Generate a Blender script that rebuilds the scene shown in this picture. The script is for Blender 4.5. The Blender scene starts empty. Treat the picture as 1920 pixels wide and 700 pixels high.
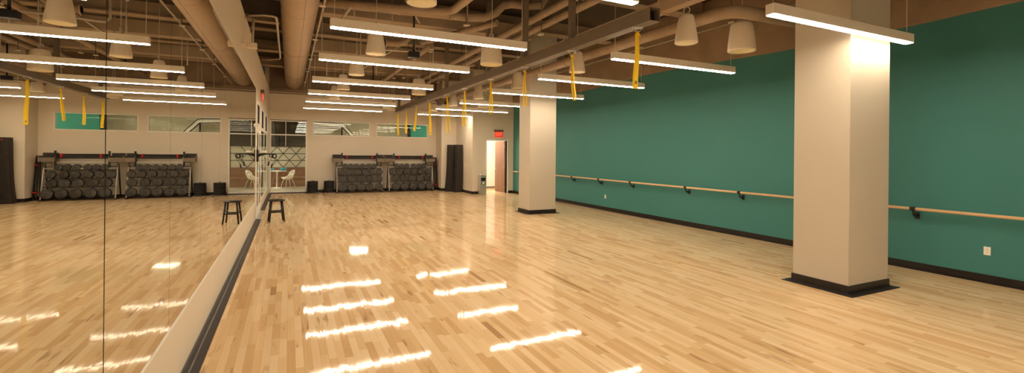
import bpy, math, random
from mathutils import Vector, Matrix
random.seed(11)
PI = math.pi
scene = bpy.context.scene
COL = scene.collection

# ------------------------------------------------------------------ materials
def new_mat(name):
    m = bpy.data.materials.new(name); m.use_nodes = True
    nt = m.node_tree
    return m, nt, nt.nodes, nt.links, nt.nodes['Principled BSDF']

def s2l(c):
    return tuple(((v / 255) / 12.92 if v / 255 <= 0.04045 else ((v / 255 + 0.055) / 1.055) ** 2.4) for v in c)

def paint(name, col, rough=0.6, var=0.06, scale=3.0, bump=0.0, metal=0.0, spec=0.4, coat=0.0):
    """procedural paint: slight noise mottling, optional fine bump"""
    m, nt, N, L, b = new_mat(name)
    tc = N.new('ShaderNodeTexCoord')
    nz = N.new('ShaderNodeTexNoise'); nz.inputs['Scale'].default_value = scale; nz.inputs['Detail'].default_value = 4
    L.new(tc.outputs['Object'], nz.inputs['Vector'])
    rp = N.new('ShaderNodeValToRGB')
    rp.color_ramp.elements[0].position = 0.3; rp.color_ramp.elements[1].position = 0.7
    rp.color_ramp.elements[0].color = (*[c * (1 - var) for c in col], 1)
    rp.color_ramp.elements[1].color = (*[min(1, c * (1 + var)) for c in col], 1)
    L.new(nz.outputs['Fac'], rp.inputs['Fac']); L.new(rp.outputs['Color'], b.inputs['Base Color'])
    b.inputs['Roughness'].default_value = rough; b.inputs['Metallic'].default_value = metal
    b.inputs['Specular IOR Level'].default_value = spec; b.inputs['Coat Weight'].default_value = coat
    if bump:
        n2 = N.new('ShaderNodeTexNoise'); n2.inputs['Scale'].default_value = scale * 30
        L.new(tc.outputs['Object'], n2.inputs['Vector'])
        bp = N.new('ShaderNodeBump'); bp.inputs['Strength'].default_value = bump; bp.inputs['Distance'].default_value = 0.01
        L.new(n2.outputs['Fac'], bp.inputs['Height']); L.new(bp.outputs['Normal'], b.inputs['Normal'])
    return m

def emit(name, col, strength):
    m, nt, N, L, b = new_mat(name)
    b.inputs['Base Color'].default_value = (0.8, 0.8, 0.8, 1)
    b.inputs['Emission Color'].default_value = (*col, 1)
    b.inputs['Emission Strength'].default_value = strength
    return m

M = {}
WARM = (1.0, 0.83, 0.62)
M['wall'] = paint('cream wall paint', (0.74, 0.65, 0.51), 0.62, 0.02, 1.2)
M['column'] = paint('warm cream column paint', (0.60, 0.53, 0.42), 0.55, 0.02, 1.5)
M['green'] = paint('teal green wall paint', (0.057, 0.222, 0.208), 0.55, 0.03, 0.9, spec=0.3)
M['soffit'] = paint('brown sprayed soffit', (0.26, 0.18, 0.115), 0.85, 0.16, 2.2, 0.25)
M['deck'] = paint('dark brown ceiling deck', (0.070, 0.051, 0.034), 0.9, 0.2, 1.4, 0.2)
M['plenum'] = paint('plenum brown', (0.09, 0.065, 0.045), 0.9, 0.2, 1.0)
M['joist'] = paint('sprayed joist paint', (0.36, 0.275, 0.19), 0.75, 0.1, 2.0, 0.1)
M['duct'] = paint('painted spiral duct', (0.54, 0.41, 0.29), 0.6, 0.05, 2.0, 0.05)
M['pipe'] = paint('painted pipe', (0.38, 0.285, 0.195), 0.6, 0.1, 5.0, 0.05)
M['conduit'] = paint('galvanised conduit', (0.48, 0.42, 0.34), 0.4, 0.08, 8.0, metal=0.3)
M['rig'] = paint('rig steel paint', (0.19, 0.145, 0.10), 0.5, 0.06, 5.0)
M['dark'] = paint('hollow shade black', (0.012, 0.010, 0.009), 0.8, 0.1, 4.0)  # near-black colour standing in for the shade inside hollows
M['base'] = paint('black vinyl base', (0.016, 0.012, 0.010), 0.38, 0.15, 6.0)
M['strip'] = paint('dark brown vinyl edging', (0.024, 0.019, 0.016), 0.42, 0.2, 9.0, 0.1)
M['fixture'] = paint('fixture housing paint', (0.93, 0.86, 0.74), 0.45, 0.02, 4.0)
M['speaker'] = paint('ivory speaker plastic', (0.90, 0.79, 0.62), 0.5, 0.03, 4.0)
M['grille'] = paint('yellowed speaker grille', (0.86, 0.76, 0.46), 0.55, 0.05, 60.0)
M['cable'] = paint('white cable', (0.62, 0.54, 0.42), 0.5, 0.05, 20.0)
M['yellow'] = paint('yellow nylon webbing', (1.0, 0.66, 0.02), 0.6, 0.08, 40.0, 0.2)
M['steel'] = paint('brushed steel', (0.62, 0.60, 0.57), 0.32, 0.06, 20.0, metal=0.9)
M['chrome'] = paint('polished steel', (0.75, 0.73, 0.70), 0.15, 0.03, 20.0, metal=1.0)
M['black'] = paint('satin black', (0.013, 0.012, 0.012), 0.42, 0.15, 10.0)
M['stool'] = paint('black stained wood', (0.012, 0.010, 0.010), 0.3, 0.2, 12.0)
M['plate'] = paint('rubber weight plate', (0.050, 0.039, 0.028), 0.42, 0.15, 18.0)
M['slotshade'] = paint('shaded plate grip and side', (0.006, 0.006, 0.006), 0.7, 0.1, 8.0)  # near-black stands in for shade in the grips and between plates
M['rubber'] = paint('black rubber', (0.020, 0.017, 0.015), 0.7, 0.2, 10.0, 0.1)
M['teallit'] = paint('teal atrium paint', (0.05, 0.33, 0.27), 0.6, 0.03, 1.0)
M['darkpane'] = paint('opaque dark transom', (0.030, 0.024, 0.018), 0.9, 0.1, 2.0, spec=0.1)  # opaque dark colour standing in for dark reflections in the transom glass
M['mat'] = paint('black foam mat', (0.026, 0.020, 0.015), 0.75, 0.2, 8.0, 0.1)
M['red'] = paint('red band', (0.62, 0.025, 0.03), 0.45, 0.06, 20.0)
M['rack'] = paint('rack silver paint', (0.55, 0.50, 0.43), 0.4, 0.05, 8.0, metal=0.3)
M['bin'] = paint('rack tray taupe', (0.19, 0.145, 0.105), 0.6, 0.06, 8.0)
M['bindark'] = paint('rack tray dark lining', (0.045, 0.036, 0.030), 0.7, 0.1, 8.0)
M['frame'] = paint('white window frame', (0.88, 0.84, 0.75), 0.45, 0.02, 5.0)
M['white'] = paint('white plastic', (0.94, 0.90, 0.82), 0.4, 0.02, 5.0)
M['chair'] = paint('white chair plastic', (0.82, 0.78, 0.66), 0.4, 0.02, 5.0)
M['teal'] = paint('teal bowl glaze', (0.01, 0.36, 0.50), 0.25, 0.05, 8.0)
M['hall'] = paint('bright hall wall', (0.80, 0.76, 0.68), 0.6, 0.02, 2.0)
M['halltile'] = paint('pale hall tile', (0.62, 0.56, 0.46), 0.25, 0.05, 4.0)
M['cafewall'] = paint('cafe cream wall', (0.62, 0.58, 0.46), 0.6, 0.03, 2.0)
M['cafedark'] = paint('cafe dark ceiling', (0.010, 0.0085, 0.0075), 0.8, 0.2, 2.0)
M['exitbox'] = paint('exit sign canopy', (0.16, 0.12, 0.08), 0.5, 0.05, 6.0)
M['lightmetal'] = paint('sprinkler escutcheon', (0.75, 0.62, 0.42), 0.5, 0.03, 8.0)
M['lamp'] = emit('lamp diffuser', (1.0, 0.83, 0.63), 55.0)
M['panel'] = emit('cafe ceiling panel', (1.0, 0.90, 0.68), 40.0)
M['hallfill'] = emit('hall fill lamp', (1.0, 0.90, 0.74), 42.0)
M['exitred'] = emit('exit sign red', (1.0, 0.03, 0.015), 0.62)
M['exitletter'] = emit('exit sign letters', (1.0, 0.16, 0.075), 1.25)
for k_, c_ in (('exitred', (0.30, 0.006, 0.006, 1)), ('exitletter', (0.5, 0.05, 0.03, 1))):
    M[k_].node_tree.nodes['Principled BSDF'].inputs['Base Color'].default_value = c_

def wood(name, c1, c2, rough, axis, scale=14.0):
    m, nt, N, L, b = new_mat(name)
    tc = N.new('ShaderNodeTexCoord'); mp = N.new('ShaderNodeMapping')
    sc = [scale, scale, scale]; sc[axis] = scale * 0.06; mp.inputs['Scale'].default_value = sc
    L.new(tc.outputs['Object'], mp.inputs['Vector'])
    nz = N.new('ShaderNodeTexNoise'); nz.inputs['Scale'].default_value = 1.0; nz.inputs['Detail'].default_value = 6
    L.new(mp.outputs['Vector'], nz.inputs['Vector'])
    rp = N.new('ShaderNodeValToRGB')
    rp.color_ramp.elements[0].position = 0.32; rp.color_ramp.elements[1].position = 0.68
    rp.color_ramp.elements[0].color = (*c1, 1); rp.color_ramp.elements[1].color = (*c2, 1)
    L.new(nz.outputs['Fac'], rp.inputs['Fac']); L.new(rp.outputs['Color'], b.inputs['Base Color'])
    b.inputs['Roughness'].default_value = rough
    return m
M['barre'] = wood('maple barre', (0.80, 0.50, 0.26), (0.90, 0.60, 0.34), 0.4, 1)
M['door'] = wood('walnut door veneer', (0.17, 0.075, 0.040), (0.25, 0.115, 0.062), 0.4, 2)
M['bench'] = wood('brown bench wood', (0.17, 0.066, 0.028), (0.25, 0.105, 0.048), 0.4, 0)

# mirror
m, nt, N, L, b = new_mat('mirror glass')
b.inputs['Base Color'].default_value = (0.80, 0.80, 0.74, 1); b.inputs['Metallic'].default_value = 1.0
b.inputs['Roughness'].default_value = 0.0
M['mirror'] = m
# window glass: mostly see-through, part mirror
m, nt, N, L, b = new_mat('window glass')
out = N['Material Output']
tr = N.new('ShaderNodeBsdfTransparent'); tr.inputs['Color'].default_value = (0.93, 0.93, 0.90, 1)
gl = N.new('ShaderNodeBsdfGlossy'); gl.inputs['Roughness'].default_value = 0.0
gl.inputs['Color'].default_value = (0.95, 1, 0.97, 1)
fr = N.new('ShaderNodeFresnel'); fr.inputs['IOR'].default_value = 1.55
ma = N.new('ShaderNodeMath'); ma.operation = 'MULTIPLY_ADD'; ma.inputs[1].default_value = 1.0; ma.inputs[2].default_value = 0.015
ma.use_clamp = True
mx = N.new('ShaderNodeMixShader')
L.new(fr.outputs['Fac'], ma.inputs[0]); L.new(ma.outputs[0], mx.inputs['Fac'])
L.new(tr.outputs[0], mx.inputs[1]); L.new(gl.outputs[0], mx.inputs[2]); L.new(mx.outputs[0], out.inputs['Surface'])
N.remove(b)
M['glass'] = m
# exterior-tinted glass for the high windows, more reflective
m2 = m.copy(); m2.name = 'reflective window glass'
for n in m2.node_tree.nodes:
    if n.type == 'MATH': n.inputs[2].default_value = 0.0
    if n.type == 'BSDF_GLOSSY': n.inputs['Color'].default_value = (0.5, 0.52, 0.5, 1)
M['glass2'] = m2

# maple strip floor: boards run along Y
def floor_material():
    m, nt, N, L, b = new_mat('maple strip floor')
    tc = N.new('ShaderNodeTexCoord'); sp = N.new('ShaderNodeSeparateXYZ'); L.new(tc.outputs['Object'], sp.inputs[0])
    def math_(op, a, bb=None, c=None):
        n = N.new('ShaderNodeMath'); n.operation = op
        for i, v in enumerate((a, bb, c)):
            if v is None: continue
            if isinstance(v, (int, float)): n.inputs[i].default_value = v
            else: L.new(v, n.inputs[i])
        return n.outputs[0]
    W = 0.064
    xs = math_('DIVIDE', sp.outputs['X'], W)
    row = math_('FLOOR', xs)
    wn = N.new('ShaderNodeTexWhiteNoise'); wn.noise_dimensions = '1D'; L.new(row, wn.inputs['W'])
    ln = math_('MULTIPLY_ADD', wn.outputs['Value'], 0.50, 0.36)     # board length in this row
    off = math_('MULTIPLY', wn.outputs['Value'], 37.3)
    ys = math_('ADD', math_('DIVIDE', sp.outputs['Y'], ln), off)
    idx = math_('FLOOR', ys)
    cmb = N.new('ShaderNodeCombineXYZ'); L.new(row, cmb.inputs[0]); L.new(idx, cmb.inputs[1])
    rnd = N.new('ShaderNodeTexWhiteNoise'); rnd.noise_dimensions = '3D'; L.new(cmb.outputs[0], rnd.inputs['Vector'])
    # long grain
    mp = N.new('ShaderNodeMapping'); mp.inputs['Scale'].default_value = (38, 1.6, 1)
    L.new(tc.outputs['Object'], mp.inputs['Vector'])
    addv = N.new('ShaderNodeVectorMath'); addv.operation = 'ADD'
    scv = N.new('ShaderNodeVectorMath'); scv.operation = 'SCALE'; scv.inputs['Scale'].default_value = 30
    L.new(rnd.outputs['Color'], scv.inputs[0]); L.new(mp.outputs[0], addv.inputs[0]); L.new(scv.outputs[0], addv.inputs[1])
    gr = N.new('ShaderNodeTexNoise'); gr.inputs['Scale'].default_value = 1.0; gr.inputs['Detail'].default_value = 5; gr.inputs['Roughness'].default_value = 0.6
    L.new(addv.outputs[0], gr.inputs['Vector'])
    tone = math_('ADD', math_('MULTIPLY', rnd.outputs['Value'], 0.86), math_('MULTIPLY', math_('SUBTRACT', gr.outputs['Fac'], 0.5), 0.34))
    rp = N.new('ShaderNodeValToRGB'); cr = rp.color_ramp
    stops = [(0.0, (0.80, 0.60, 0.36)), (0.30, (0.76, 0.54, 0.305)), (0.62, (0.70, 0.475, 0.25)), (0.84, (0.63, 0.405, 0.20)), (0.955, (0.54, 0.32, 0.145)), (1.0, (0.46, 0.25, 0.105))]
    cr.elements[0].position = 0.0; cr.elements[0].color = (*stops[0][1], 1)
    cr.elements[1].position = 1.0; cr.elements[1].color = (*stops[-1][1], 1)
    for p, c in stops[1:-1]:
        e = cr.elements.new(p); e.color = (*c, 1)
    L.new(tone, rp.inputs['Fac'])
    # rare dark heartwood boards and short mineral streaks
    dark = math_('GREATER_THAN', rnd.outputs['Value'], 0.9935)
    mp2 = N.new('ShaderNodeMapping'); mp2.inputs['Scale'].default_value = (11, 1.5, 1); L.new(tc.outputs['Object'], mp2.inputs['Vector'])
    ad2 = N.new('ShaderNodeVectorMath'); ad2.operation = 'ADD'; L.new(mp2.outputs[0], ad2.inputs[0]); L.new(scv.outputs[0], ad2.inputs[1])
    st = N.new('ShaderNodeTexNoise'); st.inputs['Scale'].default_value = 1.2; st.inputs['Detail'].default_value = 3
    L.new(ad2.outputs[0], st.inputs['Vector'])
    stk = N.new('ShaderNodeMapRange'); stk.inputs['From Min'].default_value = 0.63; stk.inputs['From Max'].default_value = 0.74
    L.new(st.outputs['Fac'], stk.inputs['Value'])
    amt = math_('MAXIMUM', math_('MULTIPLY', dark, 0.42), math_('MULTIPLY', stk.outputs[0], 0.55))
    mix = N.new('ShaderNodeMix'); mix.data_type = 'RGBA'
    L.new(amt, mix.inputs['Factor']); L.new(rp.outputs['Color'], mix.inputs['A']); mix.inputs['B'].default_value = (0.22, 0.085, 0.03, 1)
    # joints
    fx = math_('FRACT', xs); fy = math_('FRACT', ys)
    ex = math_('MINIMUM', fx, math_('SUBTRACT', 1.0, fx))
    ey = math_('MULTIPLY', math_('MINIMUM', fy, math_('SUBTRACT', 1.0, fy)), math_('DIVIDE', ln, W))
    edge = math_('MINIMUM', ex, ey)
    jr = N.new('ShaderNodeMapRange'); jr.inputs['From Min'].default_value = 0.0; jr.inputs['From Max'].default_value = 0.03
    jr.inputs['To Min'].default_value = 0.72; jr.inputs['To Max'].default_value = 1.0
    L.new(edge, jr.inputs['Value'])
    jm = N.new('ShaderNodeVectorMath'); jm.operation = 'SCALE'; L.new(mix.outputs['Result'], jm.inputs[0]); L.new(jr.outputs[0], jm.inputs['Scale'])
    L.new(jm.outputs[0], b.inputs['Base Color'])
    b.inputs['Roughness'].default_value = 0.45; b.inputs['Specular IOR Level'].default_value = 0.0
    b.inputs['Coat Weight'].default_value = 0.74; b.inputs['Coat Roughness'].default_value = 0.045; b.inputs['Coat IOR'].default_value = 1.6
    # each board is cupped / tilted very slightly: lacquer reflections break at the joints
    geo = N.new('ShaderNodeNewGeometry')
    s1 = N.new('ShaderNodeVectorMath'); s1.operation = 'SUBTRACT'; L.new(rnd.outputs['Color'], s1.inputs[0]); s1.inputs[1].default_value = (0.5, 0.5, 0.5)
    cup = N.new('ShaderNodeCombineXYZ'); L.new(math_('MULTIPLY', math_('SUBTRACT', fx, 0.5), 0.003), cup.inputs[0])
    mpw = N.new('ShaderNodeMapping'); mpw.inputs['Scale'].default_value = (70, 5, 1); L.new(tc.outputs['Object'], mpw.inputs['Vector'])
    wv = N.new('ShaderNodeTexNoise'); wv.inputs['Scale'].default_value = 1.0; wv.inputs['Detail'].default_value = 1; L.new(mpw.outputs[0], wv.inputs['Vector'])
    L.new(math_('MULTIPLY', math_('SUBTRACT', wv.outputs['Fac'], 0.5), 0.010), cup.inputs[1])
    s2 = N.new('ShaderNodeVectorMath'); s2.operation = 'MULTIPLY'; L.new(s1.outputs[0], s2.inputs[0]); s2.inputs[1].default_value = (0.0018, 0.0032, 0.0)
    a1 = N.new('ShaderNodeVectorMath'); a1.operation = 'ADD'; L.new(geo.outputs['Normal'], a1.inputs[0]); L.new(s2.outputs[0], a1.inputs[1])
    a2 = N.new('ShaderNodeVectorMath'); a2.operation = 'ADD'; L.new(a1.outputs[0], a2.inputs[0]); L.new(cup.outputs[0], a2.inputs[1])
    nn = N.new('ShaderNodeVectorMath'); nn.operation = 'NORMALIZE'; L.new(a2.outputs[0], nn.inputs[0])
    L.new(nn.outputs[0], b.inputs['Coat Normal'])
    return m
M['floor'] = floor_material()

# ------------------------------------------------------------------ mesh builder
class MB:
    def __init__(s): s.v = []; s.f = []; s.sm = []; s.mi = []; s.cur = 0
    def face(s, idx, smooth=False): s.f.append(tuple(idx)); s.sm.append(smooth); s.mi.append(s.cur)
    def box(s, x0, x1, y0, y1, z0, z1, bev=0.0, mat=None):
        x0, x1 = sorted((x0, x1)); y0, y1 = sorted((y0, y1)); z0, z1 = sorted((z0, z1))
        if bev <= 0:
            i = len(s.v)
            P = [(x, y, z) for z in (z0, z1) for y in (y0, y1) for x in (x0, x1)]
            s.v += [Vector(p) if mat is None else mat @ Vector(p) for p in P]
            for q in ((0, 2, 3, 1), (4, 5, 7, 6), (0, 1, 5, 4), (2, 6, 7, 3), (0, 4, 6, 2), (1, 3, 7, 5)):
                s.face([i + k for k in q])
        else:
            b = min(bev, (x1 - x0) / 2.01, (y1 - y0) / 2.01, (z1 - z0) / 2.01)
            pts = {}
            def vid(sx, sy, sz, ax):
                k = (sx, sy, sz, ax)
                if k not in pts:
                    c = [(x0, x1)[sx], (y0, y1)[sy], (z0, z1)[sz]]
                    sg = [(1, -1)[sx], (1, -1)[sy], (1, -1)[sz]]
                    for a in range(3):
                        if a != ax: c[a] += sg[a] * b
                    p = Vector(c); s.v.append(p if mat is None else mat @ p); pts[k] = len(s.v) - 1
                return pts[k]
            for ax in range(3):
                for e in (0, 1):
                    q = []
                    for u, w in ((0, 0), (1, 0), (1, 1), (0, 1)):
                        c = [0, 0, 0]; o = [a for a in range(3) if a != ax]
                        c[ax] = e; c[o[0]] = u; c[o[1]] = w
                        q.append(vid(*c, ax))
                    flip = (e == 0) != (ax == 1)
                    s.face(q[::-1] if flip else q)
            for a1 in range(3):
                for a2 in range(a1 + 1, 3):
                    a3 = 3 - a1 - a2
                    for e1 in (0, 1):
                        for e2 in (0, 1):
                            c0 = [0, 0, 0]; c0[a1] = e1; c0[a2] = e2; c1 = list(c0); c1[a3] = 1
                            s.face([vid(*c0, a1), vid(*c1, a1), vid(*c1, a2), vid(*c0, a2)], True)
            for sx in (0, 1):
                for sy in (0, 1):
                    for sz in (0, 1):
                        s.face([vid(sx, sy, sz, 0), vid(sx, sy, sz, 1), vid(sx, sy, sz, 2)], True)
        return s
    def ring(s, c, u, w, r, n, r2=None):
        i = len(s.v); r2 = r if r2 is None else r2
        for k in range(n):
            a = 2 * PI * k / n
            s.v.append(c + u * (r * math.cos(a)) + w * (r2 * math.sin(a)))
        return list(range(i, i + n))
    def tube(s, pts, r, n=10, cap=True, closed=False, flat=None):
        """swept tube along a polyline; r number or list; flat=(a,b) elliptic half sizes"""
        pts = [Vector(p) for p in pts]; R = []
        prev = None
        m = len(pts)
        for k, p in enumerate(pts):
            if closed: t = pts[(k + 1) % m] - pts[k - 1]
            else: t = pts[min(k + 1, m - 1)] - pts[max(k - 1, 0)]
            t.normalize()
            if prev is None:
                a = Vector((0, 0, 1)) if abs(t.z) < 0.9 else Vector((1, 0, 0))
                u = t.cross(a).normalized()
            else:
                u = prev - t * prev.dot(t)
                u = u.normalized() if u.length > 1e-6 else prev
            prev = u; w = t.cross(u)
            rr = r[k] if isinstance(r, (list, tuple)) else r
            R.append(s.ring(p, u, w, rr if flat is None else flat[0], n, rr if flat is None else flat[1]))
        for a in range(m - 1 + (1 if closed else 0)):
            A, B = R[a], R[(a + 1) % m]
            for k in range(n):
                s.face([A[k], A[(k + 1) % n], B[(k + 1) % n], B[k]], True)
        if cap and not closed:
            s.face(R[0][::-1]); s.face(R[-1])
        return s
    def lathe(s, prof, c=(0, 0, 0), n=28, axis='z', caps=(True, True)):
        c = Vector(c); R = []
        ax = {'z': (Vector((1, 0, 0)), Vector((0, 1, 0)), Vector((0, 0, 1))),
              'y': (Vector((0, 0, 1)), Vector((1, 0, 0)), Vector((0, 1, 0))),
              'x': (Vector((0, 1, 0)), Vector((0, 0, 1)), Vector((1, 0, 0)))}[axis]
        for r, h in prof: R.append(s.ring(c + ax[2] * h, ax[0], ax[1], max(r, 1e-5), n))
        for a in range(len(R) - 1):
            for k in range(n): s.face([R[a][k], R[a][(k + 1) % n], R[a + 1][(k + 1) % n], R[a + 1][k]], True)
        if caps[0]: s.face(R[0][::-1])
        if caps[1]: s.face(R[-1])
        return s
    def prism(s, poly, axis, a0, a1):
        """extrude a polygon (pairs) along axis"""
        def P(p, a):
            return Vector({'x': (a, p[0], p[1]), 'y': (p[0], a, p[1]), 'z': (p[0], p[1], a)}[axis])
        i = len(s.v); n = len(poly)
        s.v += [P(p, a0) for p in poly] + [P(p, a1) for p in poly]
        s.face(range(i + n - 1, i - 1, -1)); s.face(range(i + n, i + 2 * n))
        for k in range(n):
            s.face([i + k, i + (k + 1) % n, i + n + (k + 1) % n, i + n + k])
        return s
    def mesh(s, name, mats):
        me = bpy.data.meshes.new(name)
        me.from_pydata([tuple(v) for v in s.v], [], s.f)
        for m_ in (mats if isinstance(mats, (list, tuple)) else [mats]): me.materials.append(M[m_])
        for p, sm, mi in zip(me.polygons, s.sm, s.mi): p.use_smooth = sm; p.material_index = mi
        import bmesh
        bm = bmesh.new(); bm.from_mesh(me); bmesh.ops.recalc_face_normals(bm, faces=bm.faces); bm.to_mesh(me); bm.free()
        return me
    def build(s, name, mats, parent=None):
        o = bpy.data.objects.new(name, s.mesh(name, mats)); COL.objects.link(o)
        if parent is not None: o.parent = parent
        return o

def tag(o, label=None, cat=None, group=None, kind=None):
    if label: o['label'] = label
    if cat: o['category'] = cat
    if group: o['group'] = group
    if kind: o['kind'] = kind
    return o
def struct(o): o['kind'] = 'structure'; return o
def empty(name, loc=(0, 0, 0), rz=0.0):
    o = bpy.data.objects.new(name, None); COL.objects.link(o)
    o.location = loc; o.rotation_euler = (0, 0, rz); o.empty_display_size = 0.1
    return o
def dup(root, loc=None, rz=None):
    r = root.copy(); COL.objects.link(r)
    for k in ('label', 'category', 'group'):
        if k in root: r[k] = root[k]
    if loc is not None: r.location = loc
    if rz is not None: r.rotation_euler = (0, 0, rz)
    for ch in list(root.children):
        c = ch.copy(); COL.objects.link(c); c.parent = r
        for g in list(ch.children):
            d = g.copy(); COL.objects.link(d); d.parent = c
    return r
ORD = ['first', 'second', 'third', 'fourth', 'fifth', 'sixth', 'seventh', 'eighth', 'ninth', 'tenth', 'eleventh', 'twelfth']

# ------------------------------------------------------------------ dimensions
MX = -0.737          # mirror face / left wall plane
BX = 8.783           # green wall plane
YB = 21.155          # back wall plane
YF = -4.0            # wall behind the camera
DECK = 5.3

# ------------------------------------------------------------------ room shell
o = MB().box(MX - 0.2, BX + 0.2, YF - 0.2, YB + 0.05, -0.12, 0.0).build('floor', 'floor'); struct(o)
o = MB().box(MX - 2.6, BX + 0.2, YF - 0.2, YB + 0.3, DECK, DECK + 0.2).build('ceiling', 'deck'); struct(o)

# left wall: below the mirrors, behind them, above them, and over the storefront
mb = MB()
mb.box(MX - 0.16, MX - 0.012, YF, 13.30, 0.0, 4.2)
mb.box(MX - 0.16, MX, YF, 12.845, 0.0, 0.492)
mb.box(MX - 0.16, MX, YF, 13.30, 3.252, 4.2)
mb.box(MX - 0.16, MX, 12.90, 13.30, 0.0, 3.252)
mb.box(MX - 0.16, MX, 13.30, YB, 3.0, 4.2)
mb.box(MX - 0.16, MX, 15.36, YB, 0.0, 0.26)
struct(mb.build('wall_left', 'wall'))
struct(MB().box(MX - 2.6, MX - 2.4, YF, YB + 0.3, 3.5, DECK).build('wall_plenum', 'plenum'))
# right wall
struct(MB().box(BX, BX + 0.2, YF, 18.2, 0.0, DECK).build('wall_right', 'green'))
# wall behind the camera
struct(MB().box(MX - 0.2, BX + 0.2, YF - 0.2, YF, 0.0, DECK).build('wall_front', 'wall'))
# back wall with openings for storefront and two high windows
GX0, GX1, GZ = -0.70, 0.665, 2.98
W1 = (0.897, 3.205, 2.385, 3.005)
W2 = (3.475, 5.80, 2.385, 3.005)
mb = MB()
T = YB + 0.14
mb.box(MX - 0.16, 6.2, YB, T, GZ + 0.03, DECK)
mb.box(MX - 0.16, GX0, YB, T, 0, GZ + 0.03)
mb.box(GX1, W1[0], YB, T, 0, GZ + 0.03)
mb.box(W1[0], W1[1], YB, T, 0, W1[2]); mb.box(W1[1], W2[0], YB, T, 0, GZ + 0.03)
mb.box(W2[0], W2[1], YB, T, 0, W2[2]); mb.box(W2[1], 6.2, YB, T, 0, GZ + 0.03)
struct(mb.build('wall_back', 'wall'))
# chase / pillar in the back right corner and the door wall
DX0, DX1, DZ, YD = 7.535, 8.485, 2.262, 18.2
mb = MB()
mb.box(6.2, 7.07, 20.3, T, 0, DECK)
mb.box(6.9, 7.07, YD + 0.14, 20.3, 0, DECK)
mb.box(6.9, DX0, YD, YD + 0.14, 0, DECK); mb.box(DX1, BX + 0.2, YD, YD + 0.14, 0, DECK); mb.box(DX0, DX1, YD, YD + 0.14, DZ, DECK)
struct(mb.build('wall_door', 'wall'))
# brown sprayed soffit over the green wall: irregular lower edge
prof = [(YF, 3.83), (0.6, 3.84), (2.65, 3.834), (4.0, 3.795), (5.0, 3.80), (5.8, 3.811), (7.6, 3.855), (8.8, 3.90), (9.8, 3.91), (11.0, 3.87), (12.7, 3.81), (14.5, 3.773), (16.4, 3.80), (18.19, 3.83)]
mb = MB()
for (y0, z0), (y1, z1) in zip(prof, prof[1:]):
    n = 4
    for k in range(n):
        a, c = k / n, (k + 1) / n
        ya, yc = y0 + (y1 - y0) * a, y0 + (y1 - y0) * c
        za, zc = z0 + (z1 - z0) * (3 * a * a - 2 * a ** 3), z0 + (z1 - z0) * (3 * c * c - 2 * c ** 3)
        i = len(mb.v)
        mb.v += [Vector((BX + 0.0, ya, za)), Vector((BX - 0.05, ya, za + 0.03)), Vector((BX - 0.07, ya, DECK - .01)), Vector((BX + 0.0, yc, zc)), Vector((BX - 0.05, yc, zc + 0.03)), Vector((BX - 0.07, yc, DECK - .01))]
        mb.face([i, i + 1, i + 4, i + 3], True); mb.face([i + 1, i + 2, i + 5, i + 4], True)
struct(mb.build('trim_1', 'soffit'))
# ledge pipe-trim at the top of back wall
mb = MB(); mb.box(MX, 6.2, YB - 0.10, YB, 4.14, 4.27); mb.box(MX, 6.2, YB - 0.05, YB, 4.06, 4.09)
mb.box(MX, 6.2, YB - 0.02, YB, 4.27, DECK)
struct(mb.build('trim_2', 'soffit'))

# ---- baseboards (black cove base)
def cove_poly(): return [(0, 0), (0.022, 0), (0.014, 0.014), (0.012, 0.112), (0, 0.112)]
mb = MB(); mb.prism([(BX - p, q) for p, q in cove_poly()], 'y', YF, YD)
mb.prism([(BX - 0.018, 0), (BX - 0.05, 0), (BX - 0.05, 0.006), (BX - 0.018, 0.02)], 'y', YF, YD)
struct(mb.build('baseboard_right', 'base'))
mb = MB()
mb.box(GX1 + 0.04, 6.2, YB - 0.012, YB, 0, 0.112); mb.box(6.188, 6.2, 20.29, YB - .012, 0, 0.112); mb.box(6.188, 7.058, 20.288, 20.3, 0, 0.112)
mb.box(7.058, 7.07, YD - .012, 20.288, 0, 0.112) if False else mb.box(6.888, 6.9, YD - .012, 20.288, 0, 0.112)
mb.box(6.9, DX0 - 0.06, YD - 0.012, YD, 0, 0.112); mb.box(DX1 + 0.06, BX - 0.03, YD - 0.012, YD, 0, 0.112)
struct(mb.build('baseboard_back', 'base'))
mb = MB()
for y0, y1 in ((YF, 13.33), (15.32, YB - 0.02)):
    mb.prism([(MX - 0.0, 0), (MX + 0.118, 0), (MX + 0.114, 0.006), (MX + 0.055, 0.012), (MX + 0.045, 0.018), (MX + 0.012, 0.018), (MX, 0.03)], 'y', y0, y1)
struct(mb.build('baseboard_left', 'strip'))
struct(MB().box(GX0, GX1 + 0.04, YB - 0.04, YB + 0.1, 0, 0.03).build('baseboard_glass', 'base'))

# ------------------------------------------------------------------ mirrors
edges = [-3.65, -2.39, -1.13, 0.13, 1.39, 2.65, 3.91, 5.18, 6.43, 7.63, 8.88, 10.18, 11.48, 12.845]
first = 3
for k in range(first, len(edges) - 1):
    g = 0.006 if abs(edges[k] - 2.65) < .01 else 0.0025
    g2 = 0.006 if abs(edges[k + 1] - 2.65) < .01 else 0.0025
    mb = MB(); mb.box(MX - 0.007, MX, edges[k] + g, edges[k + 1] - g2, 0.495, 3.248)
    o = mb.build('wall_mirror', 'mirror')
    n = k - first
    lab = ['frameless wall mirror panel closest to the camera, out of view past the left edge', 'frameless wall mirror panel left of the thick dark vertical joint, cut by picture edge',
           'frameless wall mirror panel just right of the thick dark vertical joint'][n] if n < 3 else \
          'tall frameless wall mirror panel, %s beyond the thick dark vertical joint' % ORD[n - 2]
    if k == len(edges) - 2: lab = 'narrow-looking last wall mirror panel, beside the white glass door'
    tag(o, lab, 'mirror', 'mirror panels along the left wall')
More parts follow.
